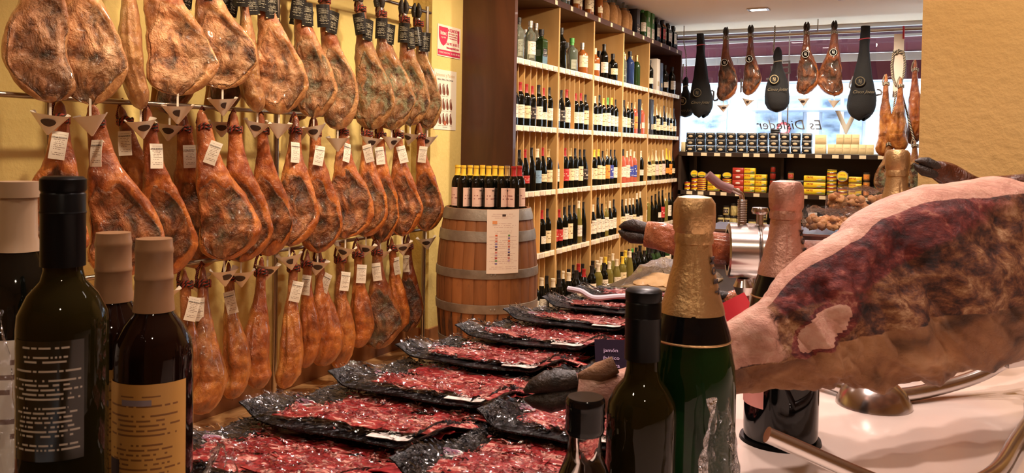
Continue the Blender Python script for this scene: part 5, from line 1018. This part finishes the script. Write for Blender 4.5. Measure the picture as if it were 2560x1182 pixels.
oil((-.229, .727, ZW), 'small olive oil bottle with black cap before the green champagne', 1.06, sm2, rad(22), (.158, .218), ((.060, .009, 'oli'),), .0152)
wl = bottle((-.768, .500, ZW+.001), 'wwBd', 'dark wine bottle with tan capsule and white label, at left edge', None, yaw=rad(-60), sc=1.05, var=2)
for c_ in wl.children:
    if c_.name.startswith('capsule'): c_.material_slots[0].material = mat('beige_capsule', (.36, .24, .14), .4)
SHP = [(0, 0), (.029, 0), (.0325, .004), (.0325, .148), (.031, .160), (.024, .174), (.0165, .184), (.0140, .195), (.0132, .235), (.0138, .237), (.0138, .246), (0, .246)]
TANC = mat('tan_capsule', (.25, .13, .06), .4); SHG = mat('sherry_glass', (.010, .0035, .002), .03, trans=.2, ior=1.35); OCH = printed('ochre_label_print', (.62, .32, .08), (.25, .10, .03), 24, 12, .4, .1)
for i, (x, y, lab) in enumerate(((-.643, .548, 'brown sherry bottle with tan capsule and ochre label, nearer one'), (-.716, .562, 'brown sherry bottle with tan capsule, half hidden behind oil bottle'))):
    o = tag(empty('sherry_bottle', (x, y, ZW), rad(35)), lab, 'bottle', 'sherry bottles'); o.scale = (1.07, 1.07, 1.07); lathe_part(SHP, 40, 'glass', SHG, o)
    lathe_part([(.0172, .186), (.0160, .198), (.0155, .212), (.0160, .2135), (.0163, .215), (.0155, .217), (.0152, .235), (.0158, .237), (.0158, .240), (.0152, .242), (.0148, .2485), (0, .249)], 32, 'capsule', TANC, o)
    MB().grid(lambda u, v: (.0332*math.cos(rad(-165+140*u)), .0332*math.sin(rad(-165+140*u)), .032+.098*v), 20, 1).build('label', OCH, o)
    for k, (a, w, z0, z1, m) in enumerate(((-140, 26, .042, .066, INK), (-62, 22, .045, .052, INK), (-100, 44, .112, .117, mat('blue_ink', (.28, .22, .24), .6)))): MB().grid(lambda u, v: (.0335*math.cos(rad(a-w/2+w*u)), .0335*math.sin(rad(a-w/2+w*u)), z0+(z1-z0)*v), 5, 1).build('barcode' if k < 2 else 'print', m, o)
# small clear bottle with black screw cap
MG = mat('clear_bottle_glass', (.95, .88, .82), .02, trans=1., ior=1.45); MINI = [(0, 0), (.026, 0), (.028, .004), (.028, .05), (.026, .062), (.019, .078), (.0135, .092), (.0125, .105), (.0125, .122), (0, .122)]
mb_ = tag(empty('mini_bottle', (-.253, .650, ZW), .2), 'small clear bottle with ridged black screw cap at the bottom edge', 'bottle'); mb_.scale = (1.1, 1.1, 1.1)
lathe_part(MINI, 36, 'glass', MG, mb_); lathe_part([(0, .002), (.0262, .004), (.0262, .055), (0, .056)], 30, 'contents', mat('pale_oil', (.75, .55, .30), .1, trans=.7), mb_)
lathe_part([(.0135, .108)]+[(.0145+(.0006 if i % 2 else 0), .110+i*.0028) for i in range(8)]+[(.0148, .134), (.0135, .136), (0, .136)], 32, 'cap', BLKG, mb_)
# cellophane pieces
def crumple(loc, w, h, label, seed):
    o = tag(MB().grid(lambda u, v: (w*(.5-.35*v)*math.sin((u-.5)*5.2)+.006*noise.noise(Vector((u*6, v*6, seed))), -w*.45*(1-.5*v)*math.cos((u-.5)*5.2)+.008*noise.noise(Vector((u*7, v*5, seed+4))), h*v+.004*math.sin(9*u)), 34, 26).build('cellophane', CELLO, None, loc), label, 'cellophane', 'loose cellophane'); return o
crumple((-.160, .735, ZW), .052, .135, 'crumpled clear cellophane cone beside the small oil bottle', 2.); crumple((-.70, .425, ZW), .075, .21, 'crumpled cellophane in front of the wine bottle at left', 5.)
crumple((-.575, .565, ZW), .05, .075, 'small crumpled cellophane near the sherry bottle', 8.)
tag(MB().slab(lambda u, v: (-.03+.06*u, -.025+.05*v, .003*math.sin(3*u)), 4, 2, .001).build('cream_paper', CREAM, None, (-.575, .535, ZW+.004), .4), 'cream paper slip lying near the sherry bottle', 'paper')
